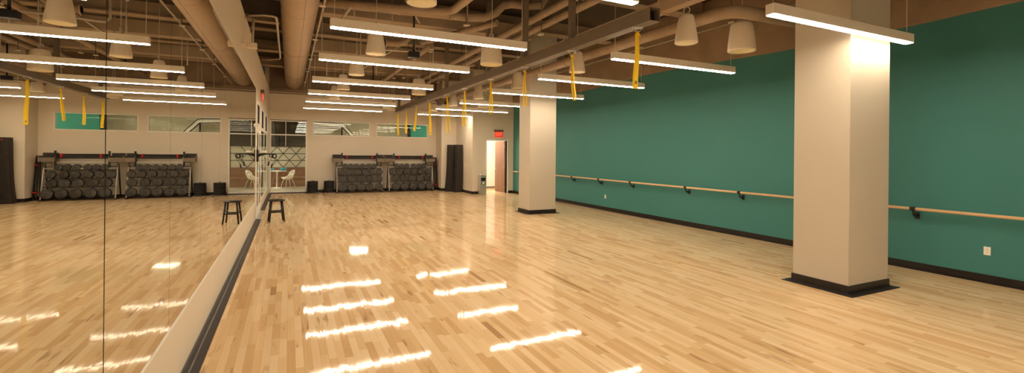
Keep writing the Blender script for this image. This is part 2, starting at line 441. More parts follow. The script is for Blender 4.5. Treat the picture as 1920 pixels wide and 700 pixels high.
struct(MB().box(MX - 0.0118, MX - 0.0075, YF, 12.85, 0.493, 3.25).build('trim_mirror_back', 'black'))
struct(MB().box(MX - 0.006, MX + 0.006, YF, 12.85, 0.482, 0.494, 0.002).build('trim_mirror_channel', 'frame'))

# ------------------------------------------------------------------ columns
def column(x0, x1, y0, y1, label):
    t = empty('column', ((x0 + x1) / 2, (y0 + y1) / 2, 0)); cx, cy = t.location.x, t.location.y
    hx, hy = (x1 - x0) / 2, (y1 - y0) / 2
    MB().box(-hx, hx, -hy, hy, 0, DECK, 0.006).build('shaft', 'column', t)
    mb = MB(); e = 0.014
    mb.box(-hx - e, hx + e, -hy - e, hy + e, 0.004, 0.112, 0.004)
    mb.build('base_wrap', 'base', t)
    mb = MB(); e = 0.10
    mb.box(-hx - e, hx + e, -hy - e, hy + e, 0.0005, 0.008, 0.002)
    mb.box(-hx - .03, hx + .03, -hy - .03, hy + .03, 0.008, 0.016, 0.003)
    mb.build('floor_edging', 'strip', t)
    return tag(t, label, 'column')
column(6.36, 7.255, 3.44, 4.16, 'wide square cream column nearest the camera, bright under a lamp')
column(6.188, 7.05, 11.735, 12.42, 'square cream column standing farther back, near the exit door')

# ------------------------------------------------------------------ windows, storefront, doors
def pane(x0, x1, z0, z1, y, par, mat='glass'): return MB().box(x0, x1, y, y + 0.008, z0, z1).build('pane', mat, par)
# back storefront
w = struct(empty('window_1', (0, YB, 0)))
mb = MB(); F = 0.045
def fr(mb, x0, x1, z0, z1): mb.box(x0, x1, -0.012, 0.09, z0, z1, 0.003)
fr(mb, GX0, GX0 + F, 0.03, GZ); fr(mb, GX1 - F, GX1, 0.03, GZ); fr(mb, GX0 + F, GX1 - F, GZ - F, GZ); fr(mb, GX0 + F, GX1 - F, 0.03, 0.075)
fr(mb, GX0 + F, GX1 - F, 2.365, 2.415)
fr(mb, -0.135, -0.112, 1.92, 2.365); fr(mb, -0.135, -0.112, 2.415, GZ - F)
mb.build('window_frame', 'frame', w)
pane(GX0 + F, GX1 - F, 0.075, 2.365, 0.03, w); pane(GX0 + F, GX1 - F, 2.415, GZ - F, 0.03, w)
# frosted band with a lattice of dark triangles on the glass
mb = MB(); x0, x1, z0, z1 = GX0 + F, GX1 - F, 1.06, 1.90
nrow = 3; hh = (z1 - z0) / nrow; ww = 0.49
def clipseg(a, b):
    (xa, za), (xb, zb) = a, b
    t0, t1 = 0.0, 1.0
    for p, q in ((xa - xb, xa - x0), (xb - xa, x1 - xa)):
        if abs(p) < 1e-9:
            if q < 0: return None
        elif p < 0: t0 = max(t0, q / p)
        else: t1 = min(t1, q / p)
    if t0 >= t1: return None
    return ((xa + (xb - xa) * t0, za + (zb - za) * t0), (xa + (xb - xa) * t1, za + (zb - za) * t1))
segs = []
for r in range(nrow + 1):
    if 0 < r < nrow: segs.append(((x0, z0 + r * hh), (x1, z0 + r * hh)))
for r in range(nrow):
    offx = -0.08 + (ww / 2 if r % 2 else 0)
    for k in range(-4, 5):
        xx = offx + k * ww
        segs.append(((xx, z0 + r * hh), (xx + ww / 2, z0 + (r + 1) * hh)))
        segs.append(((xx, z0 + r * hh), (xx - ww / 2, z0 + (r + 1) * hh)))
# ---- the cafe beyond the glass (real room)
CY = 25.5
struct(MB().box(-6.2, 6.9, T, CY + 0.2, -0.12, -0.002).build('floor_cafe', 'halltile'))
struct(MB().box(-6.2, MX - 0.16, 12.6, T, -0.12, -0.002).build('floor_lobby', 'halltile'))
struct(MB().box(-6.2, 1.1, CY, CY + 0.2, 0, 3.5).build('wall_cafe', 'cafewall'))
AY = 31.0
struct(MB().box(1.1, 7.1, AY, AY + 0.2, 0, 4.8).build('wall_atrium_back', 'cafewall'))
struct(MB().box(7.1, 9.8, 29.9, 30.1, 0, 4.8).build('wall_atrium_teal', 'teallit'))
struct(MB().box(9.6, 9.8, 21.3, 29.9, 0, 4.8).build('wall_atrium_right', 'cafewall'))
struct(MB().box(1.0, 1.1, CY, AY + 0.2, 0, 4.8).build('wall_atrium_left', 'cafewall'))
struct(MB().box(1.0, 9.8, 21.3, AY + 0.2, 4.8, 4.9).build('ceiling_atrium', 'cafewall'))
struct(MB().box(1.1, 9.8, CY + 0.2, AY + 0.2, -0.12, -0.002).build('floor_atrium', 'halltile'))
struct(MB().box(6.9, 9.8, 21.3, CY + 0.2, -0.12, -0.002).build('floor_atrium_side', 'halltile'))
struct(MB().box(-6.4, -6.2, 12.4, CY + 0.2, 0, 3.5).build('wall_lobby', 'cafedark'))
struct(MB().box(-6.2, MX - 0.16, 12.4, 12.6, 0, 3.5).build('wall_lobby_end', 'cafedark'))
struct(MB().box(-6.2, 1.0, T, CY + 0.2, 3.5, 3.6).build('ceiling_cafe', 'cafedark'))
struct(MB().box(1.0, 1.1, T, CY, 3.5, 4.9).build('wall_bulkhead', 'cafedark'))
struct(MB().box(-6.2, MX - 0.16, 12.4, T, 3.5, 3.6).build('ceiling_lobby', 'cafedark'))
# dark slatted screen above the patterned band, lattice below it
mb = MB()
mb.box(-6.1, 1.09, CY - 0.06, CY - 0.002, 1.93, 3.495)
for k in range(7): mb.box(-6.1, 1.09, CY - 0.085, CY - 0.06, 1.98 + k * 0.22, 2.07 + k * 0.22)
tag(mb.build('slat_screen', 'cafedark'), 'dark horizontal slatted screen high on the wall beyond the glass', 'screen')
mb = MB(); z0, z1 = 0.93, 1.925; hh = (z1 - z0) / 3; ww = 0.56
def lat(a, b):
    mb.tube([(a[0], CY - 0.008, a[1]), (b[0], CY - 0.008, b[1])], 0.015, 5)
for r in (1, 2): lat((-6.0, z0 + r * hh), (1.14, z0 + r * hh))
for r in range(3):
    offx = -5.85 + (ww / 2 if r % 2 else 0)
    for k in range(0, 13):
        xx = offx + k * ww
        if xx + ww / 2 < 1.14 and xx - ww / 2 > -6.1:
            lat((xx, z0 + r * hh), (xx + ww / 2, z0 + (r + 1) * hh)); lat((xx, z0 + r * hh), (xx - ww / 2, z0 + (r + 1) * hh))
tag(mb.build('wall_lattice', 'black'), 'black triangle line pattern on the pale wall behind the glass', 'wall decoration')
# booth bench
t = empty('booth_bench', (-2.4, CY - 0.35, 0))
MB().box(-3.5, 3.52, 0.22, 0.34, 0.0, 0.925, 0.01).build('backrest', 'bench', t)
MB().box(-3.5, 3.52, -0.2, 0.22, 0.36, 0.46, 0.01).build('seat', 'bench', t)
MB().box(-3.5, 3.52, -0.14, 0.22, 0.0, 0.36).build('base', 'bench', t)
tag(t, 'long brown wooden booth bench along the cafe wall beyond the glass', 'bench')
# cafe table
t = empty('round_table', (-0.50, 24.15, 0))
MB().lathe([(0.0, 0.775), (0.40, 0.775), (0.41, 0.785), (0.41, 0.80), (0.40, 0.806), (0.0, 0.806)], n=36).build('tabletop', 'white', t)
MB().lathe([(0.035, 0.02), (0.03, 0.1), (0.03, 0.72), (0.09, 0.775)], n=16).build('pedestal', 'white', t)
MB().lathe([(0.0, 0.0), (0.24, 0.0), (0.24, 0.012), (0.05, 0.03), (0.0, 0.03)], n=28).build('base', 'white', t)
tag(t, 'small round white pedestal table in the cafe behind the glass', 'table')
# white perforated shell chairs
def make_chair():
    t = empty('shell_chair', (0, 0, 0))
    rnd = random.Random(4)
    nu, nv = 15, 15; mb = MB()
    def P(u, v):
        # u across -1..1 , v 0 seat front .. 1 top of back ; chair faces -Y
        wdt = 0.235 * (1 - 0.25 * max(0, v - 0.55)) * (1 - 0.08 * (1 - v))
        if v < 0.5:
            a = v / 0.5; y = -0.22 + 0.36 * a; z = 0.46 - 0.035 * math.sin(a * PI)
        else:
            a = (v - 0.5) / 0.5; y = 0.14 + 0.11 * math.sin(a * PI / 2) + 0.03 * a; z = 0.46 + 0.40 * a ** 1.15
        curl = abs(u) ** 2.4
        z += 0.16 * curl * (1 - 0.6 * abs(2 * v - 1)) if v < 0.75 else 0.10 * curl * (1 - v)
        y -= 0.16 * curl * max(0, v - 0.35)
        if v > 0.8: z -= 0.10 * abs(u) ** 3 * (v - 0.8) / 0.2
        return Vector((u * wdt, y, z))
    idx = {}
    for j in range(nv + 1):
        for i in range(nu + 1):
            mb.v.append(P(-1 + 2 * i / nu, j / nv)); idx[i, j] = len(mb.v) - 1
    for j in range(nv):
        for i in range(nu):
            edge = i in (0, nu - 1) or j in (0, nv - 1)
            if not edge and j > 3 and ((i * 2 + j * 3) % 5 in (0,)) or (not edge and j > 5 and rnd.random() < 0.10): continue
            mb.face([idx[i, j], idx[i + 1, j], idx[i + 1, j + 1], idx[i, j + 1]], True)
    sh = mb.build('shell', 'chair', t)
    md = sh.modifiers.new('thick', 'SOLIDIFY'); md.thickness = 0.012
    for sx in (-1, 1):
        for sy in (-1, 1):
            MB().tube([(sx * 0.13, sy * 0.12 - .02, 0.44), (sx * 0.17, sy * 0.17 - .01, 0.30), (sx * 0.215, sy * 0.235, 0.0)], [0.016, 0.014, 0.010], 8).build('leg', 'chair', t)
    return t
CH = make_chair(); CH.location = (-0.02, 23.55, 0); CH.rotation_euler = (0, 0, math.radians(-62))
tag(CH, 'white perforated shell chair right of the round cafe table', 'chair', 'white cafe chairs behind the glass')
tag(dup(CH, (-1.12, 23.6, 0), math.radians(70)), 'white perforated shell chair left of the round cafe table', 'chair')
tag(dup(CH, (-1.42, 24.5, 0), math.radians(100)), 'white perforated shell chair farthest left, behind the cafe table', 'chair')
def bowl(name, loc, r, label):
    o = MB().lathe([(r * .55, 0), (r * .9, r * .55), (r, r * .95), (r * .93, r * .95), (r * .8, r * .5), (r * .4, 0.02), (0, .02)], n=24, caps=(True, False)).build(name, 'teal')
    o.location = loc; tag(o, label, 'bowl', 'teal bowls on the cafe table')
bowl('bowl', (-0.24, 24.05, 0.807), 0.145, 'larger teal bowl on the right of the round cafe table')
bowl('bowl', (-0.73, 24.2, 0.807), 0.115, 'smaller teal bowl on the left of the round cafe table')
t = empty('ceiling_panel_light', (3.30, 24.80, 3.32))
mb = MB(); mb.box(-0.5, 0.5, -0.42, 0.42, 0.0, 0.05, 0.004); mb.build('housing', 'frame', t)
MB().box(-0.46, 0.46, -0.38, 0.38, -0.006, 0.0).build('diffuser', 'panel', t)
MB().tube([(0, 0, 0.05), (0, 0, 0.45)], 0.01, 6).build('hanger', 'frame', t)
tag(t, 'bright square panel lamp hung in the room behind the high window', 'ceiling lamp')
t3 = dup(t, (9.0, 27.6, 4.2)); t4 = dup(t, (4.2, 27.2, 4.45)); tag(t4, 'unseen panel lamp added to brighten the room behind the high windows', 'ceiling lamp'); tag(t3, 'unseen panel lamp added to light the teal wall behind the right high window', 'ceiling lamp')  # both lamps added out of sight to brighten the atrium and teal wall
t2 = dup(t, (-2.6, 23.9, 3.2)); tag(t2, 'unseen panel lamp added to brighten the cafe beyond the glass', 'ceiling lamp')  # added lamp, kept out of sight, that brightens the cafe
t5 = dup(t, (-2.2, 22.4, 3.2)); tag(t5, 'second unseen panel lamp added to brighten the cafe behind the storefront', 'ceiling lamp')  # further added lamp, also out of sight, for a brighter cafe
# stair stringer with black edges seen through the first high window
t = empty('staircase', (0, 30.3, 0))
def beam2(mb, p, q, hw_, y0, y1):
    p, q = Vector((p[0], 0, p[1])), Vector((q[0], 0, q[1])); d = (q - p).normalized(); n_ = Vector((-d.z, 0, d.x)) * hw_
    mb.prism([((p + n_).x, (p + n_).z), ((q + n_).x, (q + n_).z), ((q - n_).x, (q - n_).z), ((p - n_).x, (p - n_).z)], 'y', y0, y1)
mb = MB(); beam2(mb, (1.12, 3.40), (2.96, 3.30), 0.09, -.06, .06); beam2(mb, (2.96, 3.30), (5.4, 0.66), 0.09, -.06, .06); mb.build('stringer', 'white', t)
mb = MB()
for o_ in (0.10, -0.10):
    beam2(mb, (1.12, 3.40 + o_), (2.98 + o_ * .4, 3.30 + o_), 0.022, -.08, .08); beam2(mb, (2.98 + o_ * .4, 3.30 + o_), (5.4 + o_ * .6, 0.66 + o_ * .6), 0.022, -.08, .08)
mb.build('rail_edge', 'black', t)
mb = MB(); mb.tube([(2.92, 0.0, 3.2), (2.92, 0.0, 0.0)], 0.04, 8); mb.build('post', 'black', t)
tag(t, 'pale stair stringer with black edges seen through the left high window', 'staircase')

def high_window(name, Wd):
    x0, x1, z0, z1 = Wd
    w = struct(empty(name, (0, YB, 0))); mb = MB(); f = 0.035
    for a, b_, c, d in ((x0, x0 + f, z0, z1), (x1 - f, x1, z0, z1), (x0 + f, x1 - f, z1 - f, z1), (x0 + f, x1 - f, z0, z0 + f)):
        mb.box(a, b_, -0.012, 0.12, c, d, 0.003)
    mb.build('window_frame', 'frame', w)
    pane(x0 + f, x1 - f, z0 + f, z1 - f, 0.05, w, 'glass2')
high_window('window_2', W1); high_window('window_3', W2)

# left storefront: doors at Y 13.36..15.30, transoms, sidelights
w = struct(empty('window_4', (MX, 0, 0))); mb = MB()
def lf(y0, y1, z0, z1, d=0.006): mb.box(-0.13, d, y0, y1, z0, z1, 0.003)
F = 0.06
posts = [13.30, 15.30, 17.2, 19.15, YB - 0.075]
for y in posts: lf(y, y + F + 0.01, 0.0 if y < 15.35 else 0.26, 3.0)
for a, b_ in zip(posts, posts[1:]):
    lf(a + F, b_, 2.94, 3.0); lf(a + F, b_, 2.33, 2.42)
    if a > 15: lf(a + F, b_, 0.26, 0.33)
slits = [(13.55, 14.5), (15.62, 16.7), (18.0, 19.1)]
ys_ = [posts[0] + F] + [v for p in slits for v in p] + [posts[-1]]
for a, b_ in zip(ys_[0::2], ys_[1::2]): mb.box(-0.10, 0.004, a, b_, 2.42, 2.94)
mb.build('window_frame', 'frame', w)
for a, b_ in slits: MB().box(-0.012, -0.002, a, b_, 2.42, 2.94).build('pane', 'darkpane', w)  # panes coloured dark in place of a dark reflection
for a, b_ in zip(posts, posts[1:]):
    if a > 15: MB().box(-0.012, -0.004, a + F, b_, 0.33, 2.33).build('pane', 'glass', w)
for k, (y0, y1) in enumerate(((13.375, 14.33), (14.34, 15.295))):
    d = struct(empty('door_%d' % (k + 1), (MX - 0.018, y0, 0))); L_ = y1 - y0
    mb = MB(); st = 0.11
    mb.box(-0.022, 0.022, 0, st, 0.01, 2.32, .003); mb.box(-0.022, 0.022, L_ - st, L_, 0.01, 2.32, .003)
    mb.box(-0.022, 0.022, st, L_ - st, 2.2, 2.32, .003); mb.box(-0.022, 0.022, st, L_ - st, 0.01, 0.27, .003)
    mb.build('door_frame', 'frame', d)
    MB().box(0.008, 0.016, st, L_ - st, 0.27, 2.2).build('pane', 'glass', d)
    yy = L_ - 0.06 if k == 0 else 0.06
    mb = MB(); mb.tube([(0.022, yy, 0.85), (0.07, yy, 0.85), (0.07, yy, 1.25), (0.022, yy, 1.25)], 0.012, 8); mb.build('door_handle', 'steel', d)
struct(MB().box(MX - 0.02, MX + 0.11, 13.36, 15.30, 0.0, 0.007, .002).build('trim_threshold', 'steel'))

# exit doorway at the back right
d = struct(empty('door_3', (0, YD, 0))); mb = MB(); f = 0.055
mb.box(DX0 - f, DX0, -0.025, 0.165, 0, DZ + f, .003); mb.box(DX1, DX1 + f, -0.025, 0.165, 0, DZ + f, .003); mb.box(DX0, DX1, -0.025, 0.165, DZ, DZ + f, .003)
mb.build('door_frame', 'frame', d)
lf_ = MB().box(-0.025, 0.02, 0.0, 0.93, 0.012, DZ - 0.01, 0.002).build('door_leaf', 'door', d)
lf_.location = (DX1 - 0.03, 0.14, 0); lf_.rotation_euler = (0, 0, math.radians(2.5))
for z in (0.25, 1.13, 2.0):
    h_ = MB().tube([(-0.03, 0.0, z - 0.055), (-0.03, 0.0, z + 0.055)], 0.013, 8).build('hinge', 'steel', lf_)
mb = MB(); mb.lathe([(0.028, 0), (0.028, 0.008)], (-0.033, 0.86, 1.03), 14, 'x'); mb.tube([(-0.026, 0.86, 1.03), (-0.075, 0.86, 1.03), (-0.078, 0.75, 1.03)], 0.010, 8)
mb.build('door_handle', 'chrome', lf_)
# corridor beyond
HX0, HX1, HY1 = 7.12, 9.9, 20.9
struct(MB().box(6.9, HX1 + .1, YD + 0.0, HY1 + .1, -0.12, -0.002).build('floor_hall', 'halltile'))
struct(MB().box(HX0, HX1, HY1, HY1 + 0.1, 0, 2.9).build('wall_hall_back', 'hall'))
struct(MB().box(HX1, HX1 + 0.1, YD + 0.14, HY1, 0, 2.9).build('wall_hall_right', 'hall'))
struct(MB().box(7.07, HX0, YD + 0.14, HY1 + .1, 0, 2.9).build('wall_hall_left', 'hall'))
struct(MB().box(7.07, HX1 + 0.1, YD + 0.14, HY1 + 0.1, 2.9, 3.0).build('ceiling_hall', 'hall'))
struct(MB().box(HX0, HX1, HY1 - 0.012, HY1, 0, 0.1).build('baseboard_hall', 'bin'))
t = empty('hall_fill_light', (7.9, 19.6, 2.9))  # lamp added out of view to make the hall bright
MB().box(-0.5, 0.5, -0.5, 0.5, -0.03, 0.0, .004).build('housing', 'frame', t)
MB().box(-0.46, 0.46, -0.46, 0.46, -0.036, -0.030).build('diffuser', 'hallfill', t)
tag(t, 'unseen square lamp added to brighten the white hall behind the open door', 'ceiling lamp')

# ------------------------------------------------------------------ exit signs
def text_mesh(txt, size, depth, mat):
    cu = bpy.data.curves.new('letters', 'FONT'); cu.body = txt; cu.size = size; cu.extrude = depth; cu.align_x = 'CENTER'; cu.align_y = 'CENTER'
    cu.offset = size * 0.018
    ob = bpy.data.objects.new('tmp', cu); COL.objects.link(ob)
    dg = bpy.context.evaluated_depsgraph_get(); dg.update()
    me = bpy.data.meshes.new_from_object(ob.evaluated_get(dg)); bpy.data.objects.remove(ob); bpy.data.curves.remove(cu)
    me.materials.clear(); me.materials.append(M[mat]); return me
def exit_sign(loc, rz, label):
    t = empty('exit_sign', loc, rz)
    mb = MB(); mb.box(-0.20, 0.20, -0.085, 0.0, 0.11, 0.185, 0.006); mb.box(-0.21, -0.20, -0.09, 0, .10, .19, .002); mb.build('canopy', 'exitbox', t)
    MB().box(-0.185, 0.185, -0.048, -0.036, -0.125, 0.112, 0.003).build('sign_panel', 'exitred', t)
    o = bpy.data.objects.new('lettering', text_mesh('EXIT', 0.205, 0.002, 'exitletter')); COL.objects.link(o); o.parent = t
    o.location = (0, -0.051, -0.012); o.rotation_euler = (PI / 2, 0, 0); o.scale = (0.72, 1, 1)
    return tag(t, label, 'sign', 'red exit signs')
exit_sign((8.07, YD, 2.53), 0, 'glowing red EXIT sign above the open wooden door')
exit_sign((MX, 15.1, 3.27), PI / 2, 'glowing red exit sign over the glass doors in left wall')

# ------------------------------------------------------------------ linear pendant lights
LW, LH = 0.105, 0.1
def make_light(length):
    t = empty('linear_pendant_light', (0, 0, 0))     # origin: left end, front bottom edge
    mb = MB(); mb.box(0, length, 0, LW, 0.0, LH + 0.012, 0.003)
    mb.build('housing', 'fixture', t)
    MB().box(0.006, length - 0.006, 0.006, LW - 0.006, -0.010, -0.0005, 0.003).build('diffuser', 'lamp', t)
    for x in (0.05, length - 0.07):
        MB().tube([(x, LW / 2, LH), (x, LW / 2, 0.94)], 0.005, 6).build('cable', 'cable', t)
        MB().tube([(x, LW / 2, 0.95), (x, LW / 2, 2.0)], 0.006, 6).build('hanger_rod', 'deck', t)
        MB().lathe([(0.055, 0.0), (0.055, 0.02), (0.0, 0.022)], (x, LW / 2, 0.93), 16).build('canopy', 'cable', t)
    return t
LP = make_light(2.79)
rows = [('left', 0.457, [(3.77, 3.32), (6.269, 3.322), (8.762, 3.353), (11.358, 3.321), (13.802, 3.311), (15.87, 3.292), (18.443, 3.299)]),
        ('right', 4.674, [(3.233, 3.251), (5.999, 3.276), (8.443, 3.293), (10.923, 3.285), (13.385, 3.240), (15.951, 3.273), (18.48, 3.267)])]
firstflag = True
for side, x, ls in rows:
    for k, (y, z) in enumerate(ls):
        o = LP if firstflag else dup(LP); firstflag = False
        xx = x
        if side == 'right' and k == 0: xx = 4.60
        o.location = (xx, y, z)
        if side == 'left' and k == 0: lab = 'long white linear pendant lamp, only its right end showing at the top edge'
        elif side == 'left': lab = 'long white linear pendant lamp, %s complete one from the front in the left row' % ORD[k - 1]
        elif k == 0: lab = 'long white linear pendant lamp right in front of the wide near column'
        else: lab = 'long white linear pendant lamp in right row, %s behind the near column' % ORD[k - 1]
        tag(o, lab, 'pendant lamp', 'linear pendant lamps')
        if side == 'left' and k == 0: pass
for x, y, z in ((0.457, 1.2, 3.3), (4.674, 0.6, 3.27), (0.457, -1.4, 3.3), (4.674, -2.0, 3.27)):
    o = dup(LP); o.location = (x, y, z)
    tag(o, 'long white linear pendant lamp hanging out of view behind the camera', 'pendant lamp', 'linear pendant lamps')

# ------------------------------------------------------------------ pendant speakers
def make_speaker():
    t = empty('pendant_speaker', (0, 0, 0))
    R = 0.17
    MB().lathe([(0.06, 0.435), (0.092, 0.43), (0.108, 0.40), (0.128, 0.30), (0.152, 0.16), (0.168, 0.05), (R, 0.025), (R, 0.008), (0.164, 0.0), (0.155, 0.0)], n=36, caps=(True, False)).build('shell', 'speaker', t)
    MB().lathe([(0.0, 0.004), (0.10, -0.002), (0.15, 0.002), (0.158, 0.006)], n=36, caps=(False, False)).build('grille', 'grille', t)
    mb = MB(); mb.tube([(0.0, 0.062 * math.cos(a), 0.50 + 0.062 * math.sin(a)) for a in [2 * PI * k / 20 for k in range(20)]], 0.008, 7, closed=True)
    mb.tube([(0.015 * math.cos(a * 2), 0.058 * math.cos(a), 0.505 + 0.05 * math.sin(a)) for a in [2 * PI * k / 20 for k in range(20)]], 0.006, 7, closed=True)
    mb.build('cable_loop', 'cable', t)
    MB().tube([(0, 0.0, 0.55), (0.01, 0.01, 0.8), (0, 0, 1.4), (0, 0, 1.85)], 0.006, 6).build('cable', 'cable', t)
    return t
def make_sub():
    t = empty('pendant_subwoofer', (0, 0, 0))
    R = 0.215
    MB().lathe([(0.10, 0.475), (0.150, 0.47), (0.168, 0.445), (0.186, 0.33), (0.203, 0.18), (0.213, 0.07), (R, 0.035), (R, 0.012), (0.208, 0.0), (0.198, 0.0)], n=40, caps=(True, False)).build('shell', 'speaker', t)
    MB().lathe([(0.0, 0.022), (0.16, 0.014), (0.175, -0.001), (0.20, 0.004)], n=40, caps=(False, False)).build('grille', 'grille', t)
    mb = MB()
    mb.tube([(0.0, 0.05 * math.cos(a), 0.55 + 0.07 * math.sin(a)) for a in [2 * PI * k / 20 for k in range(20)]], 0.009, 7, closed=True)
    mb.tube([(0.05 * math.cos(a), 0.01 * math.sin(2 * a), 0.55 + 0.065 * math.sin(a)) for a in [2 * PI * k / 20 for k in range(20)]], 0.008, 7, closed=True)
    mb.build('cable_loop', 'cable', t)
    MB().tube([(0, 0, 0.61), (0.01, 0.0, 0.9), (0, 0, 1.5), (0, 0, 1.84)], 0.007, 6).build('cable', 'cable', t)
    return t
SP, SB = make_speaker(), make_sub()
sp_list = [(1.36, 5.27, 'ivory cone speaker, only its yellowish underside showing at the top edge'),
 (1.355, 8.39, 'ivory cone speaker hanging behind the nearest full lamp of left row'),
 (1.345, 10.90, 'ivory cone speaker hanging behind the second full lamp of left row'),
 (1.347, 13.70, 'ivory cone speaker hanging behind the third full lamp of left row'),
 (1.33, 16.28, 'ivory cone speaker behind the fourth full lamp of left row'),
 (1.31, 18.7, 'small far ivory cone speaker behind the fifth full lamp of left row'),
 (5.47, 5.28, 'large ivory cone speaker between the steel rig beam and the near column'),
 (5.45, 8.24, 'ivory cone speaker hanging behind the second yellow strap'),
 (5.43, 11.04, 'ivory cone speaker hanging just left of the far column'),
 (5.44, 13.86, 'ivory cone speaker right of the fifth yellow strap from the front'),
 (5.45, 16.45, 'ivory cone speaker behind the sixth yellow strap from the front'),
 (5.45, 19.0, 'smallest ivory cone speaker near the end of the rig beam'),
 (3.86, 19.8, 'ivory cone speaker just left of the rig beam far end')]
for k, (x, y, lab) in enumerate(sp_list):
    o = SP if k == 0 else dup(SP)
    o.location = (x, y, 3.45); tag(o, lab, 'speaker', 'ivory cone speakers')
for k, (x, y, lab) in enumerate([(3.53, 8.33, 'wide ivory drum speaker behind right end of nearest full lamp'), (3.48, 13.74, 'wide ivory drum speaker behind right end of third full lamp'),
    (3.585, 18.98, 'wide ivory drum speaker by the far end of left lamp row'), (6.69, 5.27, 'large ivory drum speaker nearest the near column'), (6.62, 16.4, 'wide ivory drum speaker low beside the far pendant lamps on right')]):
    o = SB if k == 0 else dup(SB)
    o.location = (x, y, 3.45); tag(o, lab, 'speaker', 'ivory drum speakers')

# ------------------------------------------------------------------ rig beam + yellow straps
t = empty('rig_beam', (4.2, 0, 3.45))
bw, bh, th_ = 0.085, 0.175, 0.008
mb = MB(); y0, y1 = 4.58, 20.45
mb.box(-bw, -bw + th_, y0, y1, 0, bh); mb.box(bw - th_, bw, y0, y1, 0, bh); mb.box(-bw + th_, bw - th_, y0, y1, 0, th_); mb.box(-bw + th_, bw - th_, y0, y1, bh - th_, bh)
bt_ = mb.build('beam_tube', 'rig', t)
MB().box(-bw + th_, bw - th_, y0 + 0.10, y0 + 0.12, th_, bh - th_).build('hollow_shade', 'dark', bt_)  # dark sheet standing in for the shade inside the open tube end
for y in (6.52, 8.2, 10.1, 13.3, 16.6, 19.9):
    mb = MB(); mb.box(-0.045, 0.045, y - 0.045, y + 0.045, bh, DECK - 3.45); mb.box(-0.08, 0.08, y - 0.08, y + 0.08, bh, bh + 0.008)
    mb.build('hanger_post', 'rig', t)
tag(t, 'long brown steel box beam hung from the ceiling, carrying yellow straps', 'beam')

def ribbon(mb, pts, w, thick, wdir):
    pts = [Vector(p) for p in pts]; W = Vector(wdir).normalized(); R = []
    for k, p in enumerate(pts):
        tt = (pts[min(k + 1, len(pts) - 1)] - pts[max(k - 1, 0)]).normalized(); nrm = tt.cross(W).normalized()
        i = len(mb.v)
        ww = w[k] if isinstance(w, list) else w
        for a, b_ in ((-1, -1), (1, -1), (1, 1), (-1, 1)): mb.v.append(p + W * (a * ww / 2) + nrm * (b_ * thick / 2))
        R.append([i, i + 1, i + 2, i + 3])
    for a, b_ in zip(R, R[1:]):
        for k in range(4): mb.face([a[k], a[(k + 1) % 4], b_[(k + 1) % 4], b_[k]])
    mb.face(R[0][::-1]); mb.face(R[-1])
def make_strap(x, y, length, spread, tilt, face, lab, style):
    t = empty('suspension_strap', (x, y, 3.45), face)
    mb = MB()
    mb.tube([(0.045 * math.cos(a), 0, -0.022 + 0.045 * math.sin(a)) for a in [PI + PI * k / 10 for k in range(11)]], 0.006, 6)
    mb.box(-0.075, 0.075, -0.035, 0.035, -0.012, 0.003, .002)
    for sx in (-0.06, 0.06):
        mb.tube([(sx, 0, -0.012), (sx, 0, -0.03)], 0.010, 6)
    mb.build('anchor_bracket', 'steel', t)
    L_ = length; rnd = random.Random(int(y * 100))
    kn = MB()
    kn.lathe([(0.006, -0.105), (0.026, -0.098), (0.030, -0.085), (0.018, -0.07), (0.012, -0.055)], n=10)
    kn.tube([(0.0, 0, -0.055), (0.014, 0.01, -0.075), (0.03, 0.004, -0.10), (0.038, -0.004, -0.125)], 0.008, 6)
    kn.build('knot', 'yellow', t)
    mb = MB(); W = (0.25, 1, 0) if style == 'flat' else (0.55, 1, 0)
    n = 14; s_ = spread
    left = []; right = []
    for k in range(n + 1):
        f_ = k / n; z = -0.09 - (L_ - 0.09) * f_
        op = s_ * (math.sin(f_ * PI * 0.55)) ** 1.3
        sway = tilt * f_ + 0.006 * math.sin(f_ * 7 + y)
        left.append((sway - op, 0.0, z)); right.append((sway + op, 0.0, z))
    bottom = []
    for k in range(1, 6):
        a = PI + PI * k / 6
        bottom.append((tilt + max(s_, 0.008) * 0.96 * math.cos(a), 0.0, -L_ + 0.012 * math.sin(a) * 2))
    mb.cur = 0
    ww = 0.060 if style == 'flat' else 0.042
    ribbon(mb, left + bottom + right[::-1], ww, 0.0035, (0.9, 0.35, 0) if style == 'flat' else (0.7, 0.7, 0))
    mb.build('webbing', 'yellow', t)
    if style == 'flat':
        MB().box(tilt - 0.012, tilt + 0.012, -0.022, -0.019, -L_ + 0.035, -L_ + 0.075, .001).build('stitch_patch', 'bin', t)
    tag(t, lab, 'strap', 'yellow straps along the rig beam')
FC = -0.45
straps = [(4.905, 0.80, 0.010, -0.02, 'flat', 'yellow strap nearest the camera, a wide flat band'),
 (6.516, 0.80, 0.020, 0.05, 'loop', 'second yellow strap from the front, narrow closed loop widening downward'),
 (8.22, 0.76, 0.028, 0.01, 'loop', 'third yellow strap from the front, loop open over far column'),
 (9.93, 0.78, 0.030, 0.01, 'loop', 'fourth yellow strap from the front, thin loop just left of far column'),
 (11.71, 0.98, 0.040, -0.005, 'loop', 'fifth yellow strap from the front, thin rounded loop with big knot'),
 (13.245, 1.12, 0.052, 0.06, 'loop', 'sixth yellow strap from the front, long open loop'),
 (15.10, 1.12, 0.012, 0.02, 'flat', 'seventh yellow strap from the front, straight narrow band'),
 (16.89, 0.92, 0.020, -0.07, 'loop', 'fourth yellow strap from the far end, slanting to the left'),
 (18.53, 0.95, 0.022, 0.0, 'loop', 'second yellow strap from far end, in front of high window'),
 (20.15, 0.98, 0.012, 0.02, 'flat', 'yellow strap at the very far end of beam')]
straps[7] = straps[7][:5] + ('third yellow strap from the far end, slanting slightly to the left',)
for y, ln, s_, tl, st, lab in straps: make_strap(4.2, y, ln, s_, tl, FC, lab, st)

